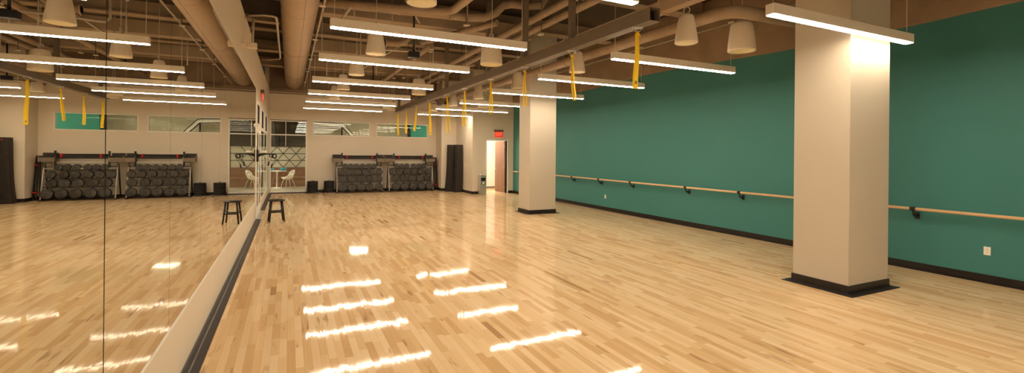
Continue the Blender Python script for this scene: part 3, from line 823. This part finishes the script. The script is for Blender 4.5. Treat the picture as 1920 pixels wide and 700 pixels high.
# ------------------------------------------------------------------ ducts, pipes, joists overhead
def thing_mesh(mb, name, mat, label, cat, group=None): return tag(mb.build(name, mat), label, cat, group)
# big spiral duct
t = empty('round_duct', (0.16, 0, 4.60)); mb = MB()
prof_y = [YF + .05]
R0 = 0.335
mb.tube([(0, YF + 0.02, 0), (0, 20.95, 0)], R0, 40); mb.build('duct_pipe', 'duct', t)
for y in (1.8, 5.8, 9.8, 13.8, 17.8):
    mb = MB(); mb.tube([(0, y - 0.03, 0), (0, y - 0.02, 0), (0, y + 0.02, 0), (0, y + 0.03, 0)], [R0 + .001, R0 + 0.007, R0 + 0.007, R0 + .001], 40, cap=False); mb.build('joint_band', 'duct', t)
mb = MB()
for k in range(0, 124): mb.box(-0.006 + .075, 0.006 + .075, 3.0 + k * 0.145, 3.0 + k * 0.145 + 0.07, -R0 - 0.003 + .006, -R0 + 0.012)
mb.build('seam', 'pipe', t)
tag(t, 'very large round painted air duct running above the mirror wall', 'duct')
# big pipe on right with elbow
def arc(c, r, a0, a1, n, f): return [f(c, r, a0 + (a1 - a0) * k / n) for k in range(n + 1)]
mb = MB(); pts = [(6.0, 20.9, 3.94), (6.0, 12.0, 3.94), (6.0, 5.25, 3.94)] + [(6.0 + 0.3 - 0.3 * math.cos(a), 5.2 - 0.3 * math.sin(a), 3.94) for a in [PI / 2 * k / 8 for k in range(1, 9)]] + [(BX - 0.08, 4.9, 3.98)]
mb.tube(pts, 0.10, 20)
for y in (7.0, 9.5, 12.0, 14.5, 17.0): mb.tube([(6.0, y - .02, 3.94), (6.0, y + .02, 3.94)], 0.113, 20)
thing_mesh(mb, 'overhead_pipe', 'pipe', 'thick brown pipe under the ceiling between rig beam and green wall', 'pipe')
mb = MB(); mb.box(5.62, 5.80, 3.6, 20.9, 4.14, 4.34, .01)
for y in (6.0, 9.0, 12.0, 15.0, 18.0): mb.box(5.60, 5.82, y, y + 0.04, 4.12, 4.36)
thing_mesh(mb, 'rectangular_duct', 'duct', 'narrow square duct running above the thick right pipe', 'duct')
mb = MB(); mb.tube([(7.42, 17.9, 4.21), (7.42, 3.2, 4.21)], 0.014, 8)
thing_mesh(mb, 'thin_conduit', 'conduit', 'thin pale channel over the right ends of the right lamp row', 'conduit', 'thin conduits')
# pipes along Y left of the beam
for k, (x, z, r, ya, lab) in enumerate([(4.55, 4.52, 0.075, 3.0, 'left one of two parallel pipes sloping beside the rig posts'), (4.92, 4.50, 0.075, 3.0, 'right one of two parallel pipes sloping beside the rig posts'), (3.25, 4.47, 0.07, 11.6, 'long pipe high over the centre of the left lamp row')]):
    mb = MB(); mb.tube([(x, ya, z), (x, 20.9, z)], r, 16)
    for y in (6.5, 10.5, 14.5, 18.5):
        if y > ya: mb.tube([(x, y - .025, z), (x, y + .025, z)], r + 0.012, 16)
    thing_mesh(mb, 'overhead_pipe', 'pipe', lab, 'pipe', 'pipes running lengthwise')
# cross pipes near the top edge
z = 4.42
mb = MB(); mb.tube([(0.55, 9.0, z), (2.45, 8.62, z)] + [(2.45 + 0.32 * math.sin(a), 8.62 - 0.32 * (1 - math.cos(a)) - .02, z) for a in [PI / 2 * k / 6 for k in range(1, 7)]] + [(2.80, 6.6, z), (2.80, 3.0, z)], 0.075, 16)
thing_mesh(mb, 'overhead_pipe', 'pipe', 'brown pipe crossing at the top edge then bending toward the camera', 'pipe', 'pipes with elbows')
z = 4.52
mb = MB(); mb.tube([(0.55, 9.35, z), (3.3, 9.0, z), (3.62, 8.95, z + .02), (3.86, 8.90, z + .14), (4.0, 8.86, z + .3), (4.2, 8.84, z + .36), (4.55, 8.8, z + .36), (4.85, 8.75, z + .40), (4.93, 8.72, z + .55), (4.93, 8.72, DECK - .004)], 0.085, 16)
for x in (0.9, 1.9, 2.9): mb.tube([(x, 9.33 - (x - .55) * .127, z), (x + .05, 9.324 - (x - .55) * .127, z)], 0.10, 16)
thing_mesh(mb, 'overhead_pipe', 'pipe', 'brown pipe crossing behind the nearest lamp and swinging up at its right end', 'pipe', 'pipes with elbows')
mb = MB(); mb.tube([(2.9, 11.2, 4.42), (3.9, 9.4, 4.53), (4.02, 9.18, 4.545)], 0.07, 14)
thing_mesh(mb, 'overhead_pipe', 'pipe', 'slanting brown pipe behind right half of nearest lamp', 'pipe', 'pipes with elbows')
mb = MB(); mb.tube([(2.05, 11.35, 4.35), (2.35, 11.35, 4.35), (2.5, 11.35, 4.40), (2.6, 11.35, 4.5), (2.6, 11.35, DECK - .004)], 0.075, 14); mb.lathe([(0.10, 0), (0.10, 0.03)], (2.05, 11.35, 4.35), 14, 'x')
thing_mesh(mb, 'overhead_pipe', 'pipe', 'short stub pipe with elbow beside the black pole', 'pipe', 'pipes with elbows')
mb = MB(); mb.tube([(1.7, 11.6, DECK), (1.7, 11.6, 4.3), (1.78, 11.6, 4.22), (2.9, 11.35, 4.22)], 0.028, 8)
thing_mesh(mb, 'thin_conduit', 'conduit', 'thin conduit bending down above the second full lamp', 'conduit', 'thin conduits')
mb = MB(); mb.tube([(-0.69, 9.75, 4.21), (-0.45, 9.75, 4.25), (-0.30, 9.75, 4.25), (-0.24, 9.80, 4.25), (-0.235, 10.0, 4.25), (-0.235, 14.0, 4.25), (-0.25, 14.2, 4.25), (-0.5, 14.3, 4.22), (-0.7, 14.3, 4.22)], 0.022, 8)
thing_mesh(mb, 'thin_conduit', 'conduit', 'thin conduit loop between the left wall and the big round duct', 'conduit', 'thin conduits')
mb = MB(); mb.tube([(0.53, 4.0, 4.30), (0.53, 20.9, 4.30)], 0.018, 8)
thing_mesh(mb, 'thin_conduit', 'conduit', 'straight thin channel along the right flank of big round duct', 'conduit', 'thin conduits')
# joists and cross beams under the deck
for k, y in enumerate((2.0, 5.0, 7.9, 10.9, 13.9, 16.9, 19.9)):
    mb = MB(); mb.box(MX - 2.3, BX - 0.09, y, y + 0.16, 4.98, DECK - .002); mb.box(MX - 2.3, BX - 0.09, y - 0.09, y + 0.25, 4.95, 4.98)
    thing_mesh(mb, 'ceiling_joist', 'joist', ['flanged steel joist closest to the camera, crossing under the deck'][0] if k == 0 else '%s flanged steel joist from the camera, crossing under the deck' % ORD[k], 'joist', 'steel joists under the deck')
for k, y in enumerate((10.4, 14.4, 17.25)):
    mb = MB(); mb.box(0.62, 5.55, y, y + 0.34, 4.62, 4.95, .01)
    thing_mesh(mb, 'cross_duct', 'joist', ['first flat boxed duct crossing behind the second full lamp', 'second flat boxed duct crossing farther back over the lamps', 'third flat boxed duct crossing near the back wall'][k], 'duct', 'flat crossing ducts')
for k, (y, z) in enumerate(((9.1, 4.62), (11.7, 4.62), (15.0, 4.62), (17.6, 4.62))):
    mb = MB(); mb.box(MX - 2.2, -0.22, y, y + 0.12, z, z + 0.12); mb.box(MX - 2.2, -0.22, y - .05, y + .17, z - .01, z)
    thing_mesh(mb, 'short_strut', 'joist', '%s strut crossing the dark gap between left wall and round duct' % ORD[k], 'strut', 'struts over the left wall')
# hanger rods and diagonal braces
for k, (x, y, z) in enumerate([(1.1, 9.3, 4.2), (1.95, 10.0, 4.2), (1.6, 12.2, 4.1), (3.0, 12.3, 4.1), (2.3, 14.1, 4.0), (1.0, 15.0, 4.0), (3.7, 13.0, 4.1), (5.1, 12.0, 4.2)]):
    thing_mesh(MB().tube([(x, y, z), (x, y, DECK)], 0.016, 6), 'hanger_rod', 'conduit', 'thin upright hanger rod under the deck, %s from the front' % ORD[[0, 1, 3, 4, 6, 7, 5, 2][k]], 'rod', 'hanger rods')
for k, (a, b_, lab) in enumerate([((0.75, 8.9, 4.0), (1.6, 8.9, DECK - .003), 'slanting brace behind left half of the nearest full lamp'), ((2.6, 10.2, 4.6), (2.1, 10.2, DECK - .003), 'short slanting brace above the nearest full lamp'), ((1.8, 13.0, 4.0), (3.6, 13.0, DECK - .003), 'low slanting brace above the second full lamp')]):
    thing_mesh(MB().tube([a, b_], 0.025, 8), 'diagonal_brace', 'conduit', lab, 'brace', 'slanting braces')
# black ceiling poles with boxes
for k, (x, y, z, arm, lab) in enumerate([(2.27, 9.41, 3.66, 0, 'black pole with black box hanging behind the nearest full lamp'), (5.72, 18.0, 3.66, 1, 'black pole with black box and sideways arm near the far straps'), (2.4, 15.3, 3.9, 0, 'thin black pole with small box hanging midway to back wall')]):
    t = empty('ceiling_pole_mount', (x, y, z))
    MB().tube([(0, 0, 0.1), (0, 0, DECK - z)], 0.022, 8).build('pole', 'black', t)
    MB().box(-0.11, 0.11, -0.08, 0.08, 0, 0.12, .008).build('junction_box', 'black', t)
    if arm: MB().tube([(-0.1, 0, 0.03), (-0.62, 0, 0.0)], 0.012, 6).build('arm', 'black', t)
    tag(t, lab, 'ceiling mount', 'black ceiling poles')
# sprinkler escutcheons
for k, (x, y) in enumerate([(3.21, 8.84), (4.89, 8.82), (3.19, 11.39), (3.575, 16.23), (5.2, 12.6)]):
    t = empty('sprinkler_head', (x, y, 4.3))
    MB().lathe([(0.0, 0.0), (0.06, 0.0), (0.065, 0.012), (0.03, 0.03), (0.0, 0.03)], n=18).build('plate', 'lightmetal', t)
    MB().tube([(0, 0, 0.03), (0, 0, DECK - 4.298)], 0.014, 6).build('drop_pipe', 'pipe', t)
    tag(t, ['small pale sprinkler disc above the nearest full lamp', 'small pale sprinkler disc left of the second rig post', 'small pale sprinkler disc right of the black pole', 'far small pale sprinkler disc near the third full lamp', 'small pale sprinkler disc beside the right parallel pipe'][k], 'sprinkler', 'sprinkler discs')
# emergency light with bracket above mirror
t = empty('emergency_light', (MX, 9.25, 3.55))
MB().tube([(0.0, 0.45, 0.60), (0.10, 0.45, 0.60), (0.135, 0.42, 0.58), (0.135, 0.38, 0.52), (0.135, 0.2, 0.03)], 0.022, 8).build('bracket_arm', 'conduit', t)
MB().box(0.06, 0.22, -0.06, 0.06, -0.03, 0.06, .008).build('lamp_box', 'speaker', t)
MB().box(-0.004, 0.03, -0.05, 0.05, -0.02, 0.05, .004).build('wall_plate', 'speaker', t)
tag(t, 'small cream emergency lamp on a bracket above the mirrors', 'lamp')

# ------------------------------------------------------------------ ballet barre
t = empty('ballet_barre', (BX, 0, 0.949))
MB().tube([(-0.13, 0.5, 0), (-0.13, 17.88, 0)], 0.023, 14).build('rail', 'barre', t)
for y in (13.35, 11.83, 10.35, 8.33, 6.84, 3.78, 1.4, 15.2, 17.4):
    mb = MB()
    mb.tube([(-0.13, y - 0.035, 0), (-0.13, y + 0.035, 0)], 0.031, 14)
    pts = [(-0.13, y, -0.02), (-0.128, y, -0.05), (-0.110, y, -0.085), (-0.078, y, -0.108), (-0.045, y, -0.115), (-0.01, y, -0.112)]
    mb.tube(pts, [0.013, 0.013, 0.015, 0.018, 0.020, 0.022], 10)
    mb.box(-0.012, -0.0005, y - 0.03, y + 0.03, -0.165, -0.055, .003)
    mb.build('bracket', 'black', t)
tag(t, 'long light maple ballet barre on black brackets along the green wall', 'ballet barre')
# outlets
def outlet(x, y, z, lab):
    t = empty('wall_outlet', (x, y, z), 0)
    MB().box(-0.006, 0.0, -0.037, 0.037, -0.058, 0.058, .002).build('cover_plate', 'white', t)
    for dz in (-0.021, 0.021): MB().box(-0.009, -0.006, -0.016, 0.016, dz - 0.014, dz + 0.014, .001).build('socket', 'speaker', t)
    tag(t, lab, 'outlet', 'white outlets on green wall')
outlet(BX, 2.978, 0.443, 'white wall outlet low on the green wall, right of near column')
outlet(BX, 11.655, 0.425, 'white wall outlet low on the green wall, beyond near column')
t = empty('light_switch', (6.9, 18.9, 1.19)); MB().box(-0.006, 0, -0.037, 0.037, -0.058, 0.058, .002).build('cover_plate', 'white', t); MB().box(-0.010, -0.006, -0.012, 0.012, -0.025, 0.025, .001).build('toggle', 'white', t)
tag(t, 'white light switch on the wall edge beside the tall black mats', 'switch')

# ------------------------------------------------------------------ stool
t = empty('stool', (-0.27, 12.86, 0), 0.12)
MB().lathe([(0.0, 0.505), (0.185, 0.505), (0.202, 0.512), (0.205, 0.525), (0.198, 0.537), (0.17, 0.541), (0.0, 0.541)], n=40).build('seat', 'stool', t)
fe = 0.165; tp = 0.115
for sx in (-1, 1):
    for sy in (-1, 1):
        MB().tube([(sx * tp, sy * tp, 0.508), (sx * (tp + fe) / 2, sy * (tp + fe) / 2, 0.25), (sx * fe, sy * fe, 0.0)], [0.021, 0.021, 0.018], 10).build('leg', 'stool', t)
def at_z(z): return tp + (fe - tp) * (0.508 - z) / 0.508
for sy in (-1, 1):
    a = at_z(0.24); MB().tube([(-a, sy * a, 0.24), (a, sy * a, 0.24)], 0.016, 8).build('stretcher', 'stool', t)
for sx in (-1, 1):
    a = at_z(0.30); MB().tube([(sx * a, -a, 0.30), (sx * a, a, 0.30)], 0.016, 8).build('stretcher', 'stool', t)
tag(t, 'low black wooden four-legged stool on the floor by the mirror end', 'stool')

# ------------------------------------------------------------------ wall bracket with hanging cords by the glass door
t = empty('wall_bracket', (MX, 13.33, 1.61), 0)
MB().box(0.0, 0.05, -0.05, 0.05, -0.15, 0.15, .004).build('back_plate', 'black', t)
MB().tube([(0.02, 0, 0.0), (0.10, 0, 0.03), (0.20, 0, 0.045), (0.42, 0, 0.05)], [0.045, 0.032, 0.018, 0.010], 10).build('arm', 'black', t)
MB().tube([(0.012, 0, 0.15), (0.012, 0, 0.24)], 0.012, 6).build('cable_stub', 'black', t)
MB().box(0.09, 0.235, -0.1, 0.1, 0.072, 0.125, .02).build('white_cover', 'white', t)
MB().tube([(0.16, 0, 0.04), (0.16, 0, 0.075)], 0.012, 6).build('support', 'black', t)
tag(t, 'black wall arm with white cover sticking out beside the mirror end', 'bracket')
def coil(x, y, z, r, lab, seed, drop):
    rn = random.Random(seed); mb = MB(); pts = []
    for k in range(46):
        a = 2 * PI * k / 15; rr = r * (0.85 + 0.15 * math.sin(k * 0.7 + seed))
        pts.append((x + rr * math.cos(a + PI / 2), y + 0.01 * math.sin(k * .9), z - r + rr * math.sin(a + PI / 2)))
    ob = empty('jump_rope', (0, 0, 0)); mb.tube(pts, 0.008, 6)
    e1 = pts[-1]; mb.tube([e1, (x + 0.03, y, z - r * 2), (x - 0.05, y - .01, z - drop)], 0.006, 6)
    mb.build('cord', 'rubber', ob)
    MB().tube([(x - 0.05, y - .01, z - drop), (x - 0.07, y - .012, z - drop - 0.10)], 0.016, 8).build('handle', 'rubber', ob)
    tag(ob, lab, 'jump rope', 'cords hung on the wall arm')
coil(-0.335, 13.33, 1.66, 0.058, 'black coiled exercise cord hung on the outer end of wall arm', 1, 0.26)
coil(-0.405, 13.345, 1.66, 0.045, 'black coiled exercise cord hung closer to the wall on the arm', 5, 0.20)
t = empty('motion_sensor', (MX, 13.25, 2.38))
MB().lathe([(0.0, 0.0), (0.05, 0.0), (0.052, 0.015), (0.04, 0.045), (0.015, 0.06), (0.0, 0.062)], n=20, axis='x').build('dome', 'white', t)
MB().lathe([(0.06, 0.0), (0.06, 0.006)], n=20, axis='x').build('mount_ring', 'frame', t)
tag(t, 'white domed sensor on the wall above the black arm', 'sensor')

# ------------------------------------------------------------------ weight racks
def make_rack(x0, x1, label, trays):
    """rack standing against the back wall; local origin at floor centre of its width"""
    cx = (x0 + x1) / 2; hw = (x1 - x0) / 2
    t = empty('weight_rack', (cx, 20.72, 0))
    for sx in (-1, 1):
        mb = MB(); x = sx * (hw - 0.03)
        mb.tube([(x, -0.30, 0.02), (x, -0.02, 1.24)], 0.022, 8)
        mb.build('front_post', 'rack', t)
        mb = MB(); mb.tube([(x, 0.30, 0.02), (x, 0.04, 1.24)], 0.022, 8); mb.tube([(x, -0.36, 0.02), (x, 0.34, 0.02)], 0.025, 8); mb.build('side_foot', 'black', t)
        # open rectangular loop at shoulder
        mb = MB(); a, b_ = sorted((x, x - sx * 0.22))
        mb.tube([(a, -0.09, 1.13), (b_, -0.09, 1.13), (b_, -0.09, 1.27), (a, -0.09, 1.27)], 0.014, 6, closed=True); mb.build('shoulder_loop', 'black', t)
        # tray bin
        mb = MB(); ta, tb = trays[0 if sx < 0 else 1]; c = (ta + tb) / 2 - cx; w_ = (tb - ta) / 2
        mb.box(c - w_, c + w_, -0.20, -0.185, 1.30, 1.44); mb.box(c - w_, c + w_, 0.16, 0.175, 1.30, 1.60); mb.box(c - w_, c - w_ + .015, -0.185, 0.16, 1.30, 1.50); mb.box(c + w_ - .015, c + w_, -0.185, 0.16, 1.30, 1.50)
        mb.box(c - w_ + .015, c + w_ - .015, -0.185, 0.16, 1.30, 1.315)
        tr_ = mb.build('tray', 'bin', t)
        mb = MB(); mb.box(c - w_ + .02, c + w_ - .02, 0.145, 0.158, 1.32, 1.595); mb.box(c - w_ + 0.02, c + w_ - 0.02, -0.18, 0.14, 1.42, 1.43)
        mb.build('tray_lining', 'bindark', tr_)
        mb = MB(); xi = c - sx * (w_ - 0.01); mb.box(xi - 0.03, xi + 0.03, -0.11, -0.07, 1.13, 1.67, .005); mb.build('bar_horn', 'black', t)
    mb = MB(); mb.box(-hw + 0.05, hw - 0.05, -0.10, 0.02, 1.27, 1.295, .004); mb.tube([(-hw + .03, -0.08, 1.07), (hw - .03, -0.08, 1.07)], 0.02, 8)
    mb.build('top_shelf', 'rack', t)
    for k, z in enumerate((0.12, 0.45, 0.745, 1.02)):
        yy = -0.30 + z / 1.24 * 0.28
        mb = MB(); mb.box(-hw + 0.05, hw - 0.05, yy + 0.02, yy + 0.30 - 0.05 * k, z - 0.02, z - 0.004, .003); mb.build('plate_shelf', 'black', t)
    MB().box(-hw + 0.3, hw - 0.3, -0.09, -0.03, 1.40, 1.44).build('bar_cradle', 'black', t)
    tag(t, label, 'weight rack', 'weight racks on the back wall'); return t, cx, hw
def plate_mesh():
    mb = MB(); n = 36
    mb.lathe([(0.10, 0.0), (0.86, 0.0), (0.93, 0.015)], n=n, axis='y', caps=(False, False))
    mb.cur = 1; mb.lathe([(0.93, 0.015), (1.0, 0.07), (1.0, 0.25), (0.97, 0.30), (0.88, 0.32), (0.10, 0.32)], n=n, axis='y', caps=(False, False)); mb.cur = 0  # sides and back coloured near-black as shade in the gaps between plates
    mb.lathe([(0.30, -0.015), (0.34, 0.0)], n=n, axis='y', caps=(False, False)); mb.lathe([(0.13, -0.03), (0.28, -0.03), (0.30, -0.015)], n=n, axis='y', caps=(False, False))
    mb.cur = 1
    mb.lathe([(0.0, 0.01), (0.13, 0.01), (0.13, -0.03)], n=18, axis='y', caps=(False, False))
    for base in (PI / 2, -PI / 2):     # two curved grip slots
        pr = []
        for k in range(9): a = base - 0.62 + 1.24 * k / 8; pr.append((0.78 * math.cos(a), 0.78 * math.sin(a)))
        for k in range(8, -1, -1): a = base - 0.55 + 1.10 * k / 8; pr.append((0.60 * math.cos(a), 0.60 * math.sin(a)))
        mb.prism(pr, 'y', -0.006, 0.004)
    return mb.mesh('weight_plate', ['plate', 'slotshade'])
PM = plate_mesh()
def place_plate(x, y, z, r, rx, rz, ry, label, group):
    o = bpy.data.objects.new('weight_plate', PM); COL.objects.link(o)
    o.location = (x, y, z); o.scale = (r, r * 0.8, r); o.rotation_euler = (rx, ry, rz)
    return tag(o, label, 'weight plate', group)
rowdef = [('bottom', 0.235, 0.166, 5), ('second-lowest', 0.571, 0.156, 5), ('third-lowest', 0.863, 0.132, 6), ('top', 1.105, 0.114, 6)]
def fill_rack(cx, hw, which, xs_rows, seed):
    rn = random.Random(seed)
    for (nm, z, r, n), xs in zip(rowdef, xs_rows):
        yy = 20.72 - 0.30 + (z - r * 0.8) / 1.24 * 0.28
        for k, x in enumerate(xs):
            place_plate(x + rn.uniform(-.012, .012), yy - 0.05, z + rn.uniform(-.006, .006), r, math.radians(-10), rn.uniform(-.12, .12), rn.uniform(-.5, .5),
                        'black grip weight plate, %s from left in %s row of %s rack, front one' % (ORD[k], nm, which), 'plates on the %s rack' % which)
            place_plate(x + 0.012 + rn.uniform(-.012, .012), yy + 0.10, z + rn.uniform(-.008, .008), r * 0.96, math.radians(-10), rn.uniform(-.10, .10), rn.uniform(-.5, .5),
                        'black grip weight plate tucked behind the %s from left, %s row of %s rack' % (ORD[k], nm, which), 'plates on the %s rack' % which)
t, cx, hw = make_rack(1.77, 3.66, 'left weight rack on the back wall, full of black plates', [(1.64, 2.01), (3.42, 3.748)])
fill_rack(cx, hw, 'left', [[2.018, 2.394, 2.745, 3.105, 3.496], [2.02, 2.37, 2.75, 3.13, 3.50], [1.97, 2.29, 2.63, 2.92, 3.24, 3.53], [2.126, 2.362, 2.603, 2.841, 3.082, 3.316]], 3)
t, cx2, hw2 = make_rack(3.90, 5.90, 'right weight rack on the back wall, full of black plates', [(3.756, 4.16), (5.56, 5.975)])
fill_rack(cx2, hw2, 'right', [[4.209, 4.583, 4.985, 5.356, 5.695], [4.19, 4.56, 4.94, 5.30, 5.62], [4.07, 4.38, 4.69, 5.03, 5.32, 5.67], [4.283, 4.509, 4.731, 5.023, 5.281, 5.491]], 8)
# barbells lying on the racks with red collars
def make_bar(length):
    t = empty('barbell', (0, 0, 0))
    MB().tube([(-length / 2, 0, 0), (length / 2, 0, 0)], 0.021, 10).build('shaft', 'rubber', t)
    for sx in (-1, 1):
        mb = MB().tube([(sx * (length / 2 - 0.21) - 0.02, 0, 0), (sx * (length / 2 - 0.21) + 0.02, 0, 0)], 0.032, 10); co_ = mb.build('collar', 'red', t)
        mb = MB(); x = sx * (length / 2 - 0.21); mb.tube([(x, -0.02, 0.01), (x - 0.03, -0.045, 0.05), (x + 0.02, -0.05, 0.055)], 0.007, 6); mb.build('collar_lever', 'red', co_)
    return t
BR = make_bar(1.46); k0 = True
names = ['lowest front', 'lowest back', 'upper front', 'upper back', 'topmost']
for which, c in (('left', cx), ('right', cx2)):
    for k, (dy, dz) in enumerate(((-0.085, 0.0), (-0.035, 0.0), (-0.085, 0.044), (-0.035, 0.044), (-0.06, 0.084))):
        o = BR if k0 else dup(BR); k0 = False
        o.location = (c + [0.0, -.02, .015, .02, -.01][k], 20.72 + dy, 1.462 + dz); o.rotation_euler = (0.4 * k, 0, 0)
        tag(o, 'black barbell with red collars lying on the %s rack, %s of the bundle' % (which, names[k]), 'barbell', 'barbells on the %s rack' % which)
# plate stacks on posts, left of racks
def stack(x, y, n, which):
    t = empty('plate_stand', (x, y, 0))
    MB().box(-0.19, 0.19, -0.19, 0.19, 0.0, 0.035, .006).build('base', 'bin', t)
    MB().tube([(0, 0, 0.03), (0, 0, 0.545)], 0.014, 8).build('post', 'black', t)
    tag(t, 'square stand with upright pin under the %s plate stack' % which, 'stand', 'plate stands')
    rn = random.Random(int(x * 50)); z = 0.036
    global SM
    for k in range(n):
        th = 0.066
        if SM is None:
            mb = MB(); mb.lathe([(0.022, 0.0), (0.19, 0.0), (0.205, 0.012), (0.207, th / 2), (0.205, th - 0.014), (0.19, th - 0.002), (0.17, th - .006), (0.022, th - .006)], n=32, caps=(False, False)); mb.lathe([(0.022, 0), (0.022, th - .006)], n=32, caps=(False, False))
            SM = mb.mesh('bumper_plate', 'rubber')
        o = bpy.data.objects.new('bumper_plate', SM); COL.objects.link(o)
        o.location = (x + rn.uniform(-.007, .007), y + rn.uniform(-.006, .006), z); o.rotation_euler = (0, 0, rn.uniform(0, 6)); z += th + 0.001
        pos = 'bottom one' if k == 0 else ('topmost' if k == n - 1 else ORD[k] + ' from the floor')
        tag(o, 'thick black bumper plate in the %s stack, %s' % (which, pos), 'weight plate', 'stacked bumper plates')
SM = None
stack(0.885, 20.72, 7, 'left'); stack(1.515, 20.72, 7, 'right')
# leaning bars in the corner with red bands
bars = [(6.075, 5.965, 0), (6.12, 6.05, 0), (6.165, 6.14, 0), (6.09, 6.005, 1), (6.135, 6.095, 1), (6.178, 6.17, 1)]
for k, (xt, xb, layer) in enumerate(bars):
    o = MB().tube([(xb, 20.66 + 0.13 * layer, 0.012), (xt, 20.99 + 0.06 * layer, 1.42 + 0.015 * k)], 0.0195, 8).build('padded_bar', 'rubber')
    tag(o, 'long black padded bar leaning in the corner right of racks, %s of the bundle' % ORD[k], 'exercise bar', 'black bars leaning in the corner')
def band(z, x0, x1, y0, y1, lab):
    mb = MB(); c = Vector(((x0 + x1) / 2, (y0 + y1) / 2, z)); a, b_ = (x1 - x0) / 2, (y1 - y0) / 2
    mb.tube([(c.x + a * math.cos(q), c.y + b_ * math.sin(q), z + .015 * math.cos(q)) for q in [2 * PI * k / 20 for k in range(20)]], 0.016, 6, closed=True)
    tag(mb.build('red_band', 'red'), lab, 'band', 'red bands around the leaning bars')
band(1.17, 6.06, 6.185, 20.83, 21.02, 'upper red band around the bundle of leaning black bars')
band(0.27, 5.97, 6.19, 20.62, 20.91, 'lower red band around the bundle of leaning black bars')

# ------------------------------------------------------------------ tall mats
def tall_mat(x, y, lean, w, th, hgt, lab, rz):
    t = empty('exercise_mat', (x, y, 0), rz)
    mb = MB(); n = 14; R = []
    for k in range(n + 1):
        f_ = k / n; z = 0.004 + hgt * f_
        sh = lean * f_ ** 0.7 + 0.015 * math.sin(f_ * 5)
        tk = th * (1 + 0.25 * (1 - f_) ** 2)
        i = len(mb.v); ch = 0.03
        P = [(sh - tk / 2 + ch, -w / 2), (sh + tk / 2 - ch, -w / 2), (sh + tk / 2, -w / 2 + ch), (sh + tk / 2, w / 2 - ch), (sh + tk / 2 - ch, w / 2), (sh - tk / 2 + ch, w / 2), (sh - tk / 2, w / 2 - ch), (sh - tk / 2, -w / 2 + ch)]
        mb.v += [Vector((a, b_, z)) for a, b_ in P]; R.append(list(range(i, i + 8)))
    for a, b_ in zip(R, R[1:]):
        for k in range(8): mb.face([a[k], a[(k + 1) % 8], b_[(k + 1) % 8], b_[k]], k % 2 == 1)
    mb.face(R[0][::-1]); mb.face(R[-1]); mb.build('mat_body', 'mat', t)
    for sy in (-1, 1):
        mb = MB(); mb.lathe([(0.018, 0), (0.018, 0.006)], (lean + th / 2 - .05, 0, 0), 10); 
    MB().box(lean - 0.015, lean + 0.01, -w / 2 - 0.006, -w / 2 + .004, hgt - 0.085, hgt - 0.055).build('hang_tab', 'red', t)
    tag(t, lab, 'mat', 'tall black mats')
tall_mat(6.66, 19.42, 0.06, 0.34, 0.26, 2.07, 'right one of two tall black foam mats standing against the wall', 0.06)
tall_mat(6.44, 19.95, 0.10, 0.36, 0.26, 2.07, 'left one of two tall black foam mats, partly behind the other', -0.05)

# ------------------------------------------------------------------ wipes dispenser
t = empty('wipes_dispenser', (7.25, 17.98, 0))
mb = MB(); mb.box(-0.135, 0.135, -0.13, 0.13, 0.0, 0.79, .01); mb.build('bin_body', 'steel', t)
MB().box(-0.10, 0.10, -0.136, -0.128, 0.56, 0.70, .004).build('opening', 'dark', t)  # dark patch laid on as the shaded inside of the opening
MB().lathe([(0.0, -0.05), (0.04, -0.035), (0.055, 0.0), (0.03, 0.03), (0.0, 0.045)], (0.01, -0.14, 0.48), 14).build('wipe', 'white', t)
MB().box(-0.09, 0.09, -0.134, -0.128, 0.42, 0.52, .004).build('label_panel', 'chrome', t)
MB().lathe([(0.05, 0.0), (0.05, 0.03), (0.03, 0.07), (0.0, 0.08)], (-0.04, 0, 0.79), 14).build('cap', 'chrome', t)
tag(t, 'stainless steel wipes dispenser bin left of the open door', 'dispenser')

# ------------------------------------------------------------------ world, camera, colour
w = bpy.data.worlds.new('World'); scene.world = w; w.use_nodes = True
w.node_tree.nodes['Background'].inputs['Color'].default_value = (0.02, 0.016, 0.012, 1)
w.node_tree.nodes['Background'].inputs['Strength'].default_value = 1.0

cam = bpy.data.cameras.new('camera'); co = bpy.data.objects.new('camera', cam); COL.objects.link(co)
cam.sensor_fit = 'HORIZONTAL'; cam.sensor_width = 36.0
F_PX, YAW, ROLL, VH = 872.41, 0.44693, 0.00973, 286.47
cam.lens = F_PX / 1920 * 36.0
cam.shift_x = 0.0; cam.shift_y = -(350 - VH) / 1920
cam.clip_start = 0.05; cam.clip_end = 100
fwd = Vector((math.sin(YAW), math.cos(YAW), 0)); right = Vector((math.cos(YAW), -math.sin(YAW), 0)); up = Vector((0, 0, 1))
cr, sr = math.cos(ROLL), math.sin(ROLL)
# image x' = x cr - y_down sr  ->  camera right axis = right*cr + up*sr ; camera up = up*cr - right*sr
rx = right * cr + up * sr; ux = up * cr - right * sr
mtx = Matrix((rx, ux, -fwd)).transposed().to_4x4(); mtx.translation = Vector((0, 0, 1.75))
co.matrix_world = mtx
scene.camera = co

scene.view_settings.view_transform = 'Standard'
scene.view_settings.look = 'None'
scene.view_settings.exposure = 0.0
scene.cycles.use_denoising = True
scene.cycles.max_bounces = 14
scene.cycles.diffuse_bounces = 6
scene.cycles.glossy_bounces = 6
scene.cycles.transparent_max_bounces = 12
scene.cycles.sample_clamp_indirect = 6.0
scene.cycles.blur_glossy = 0.3
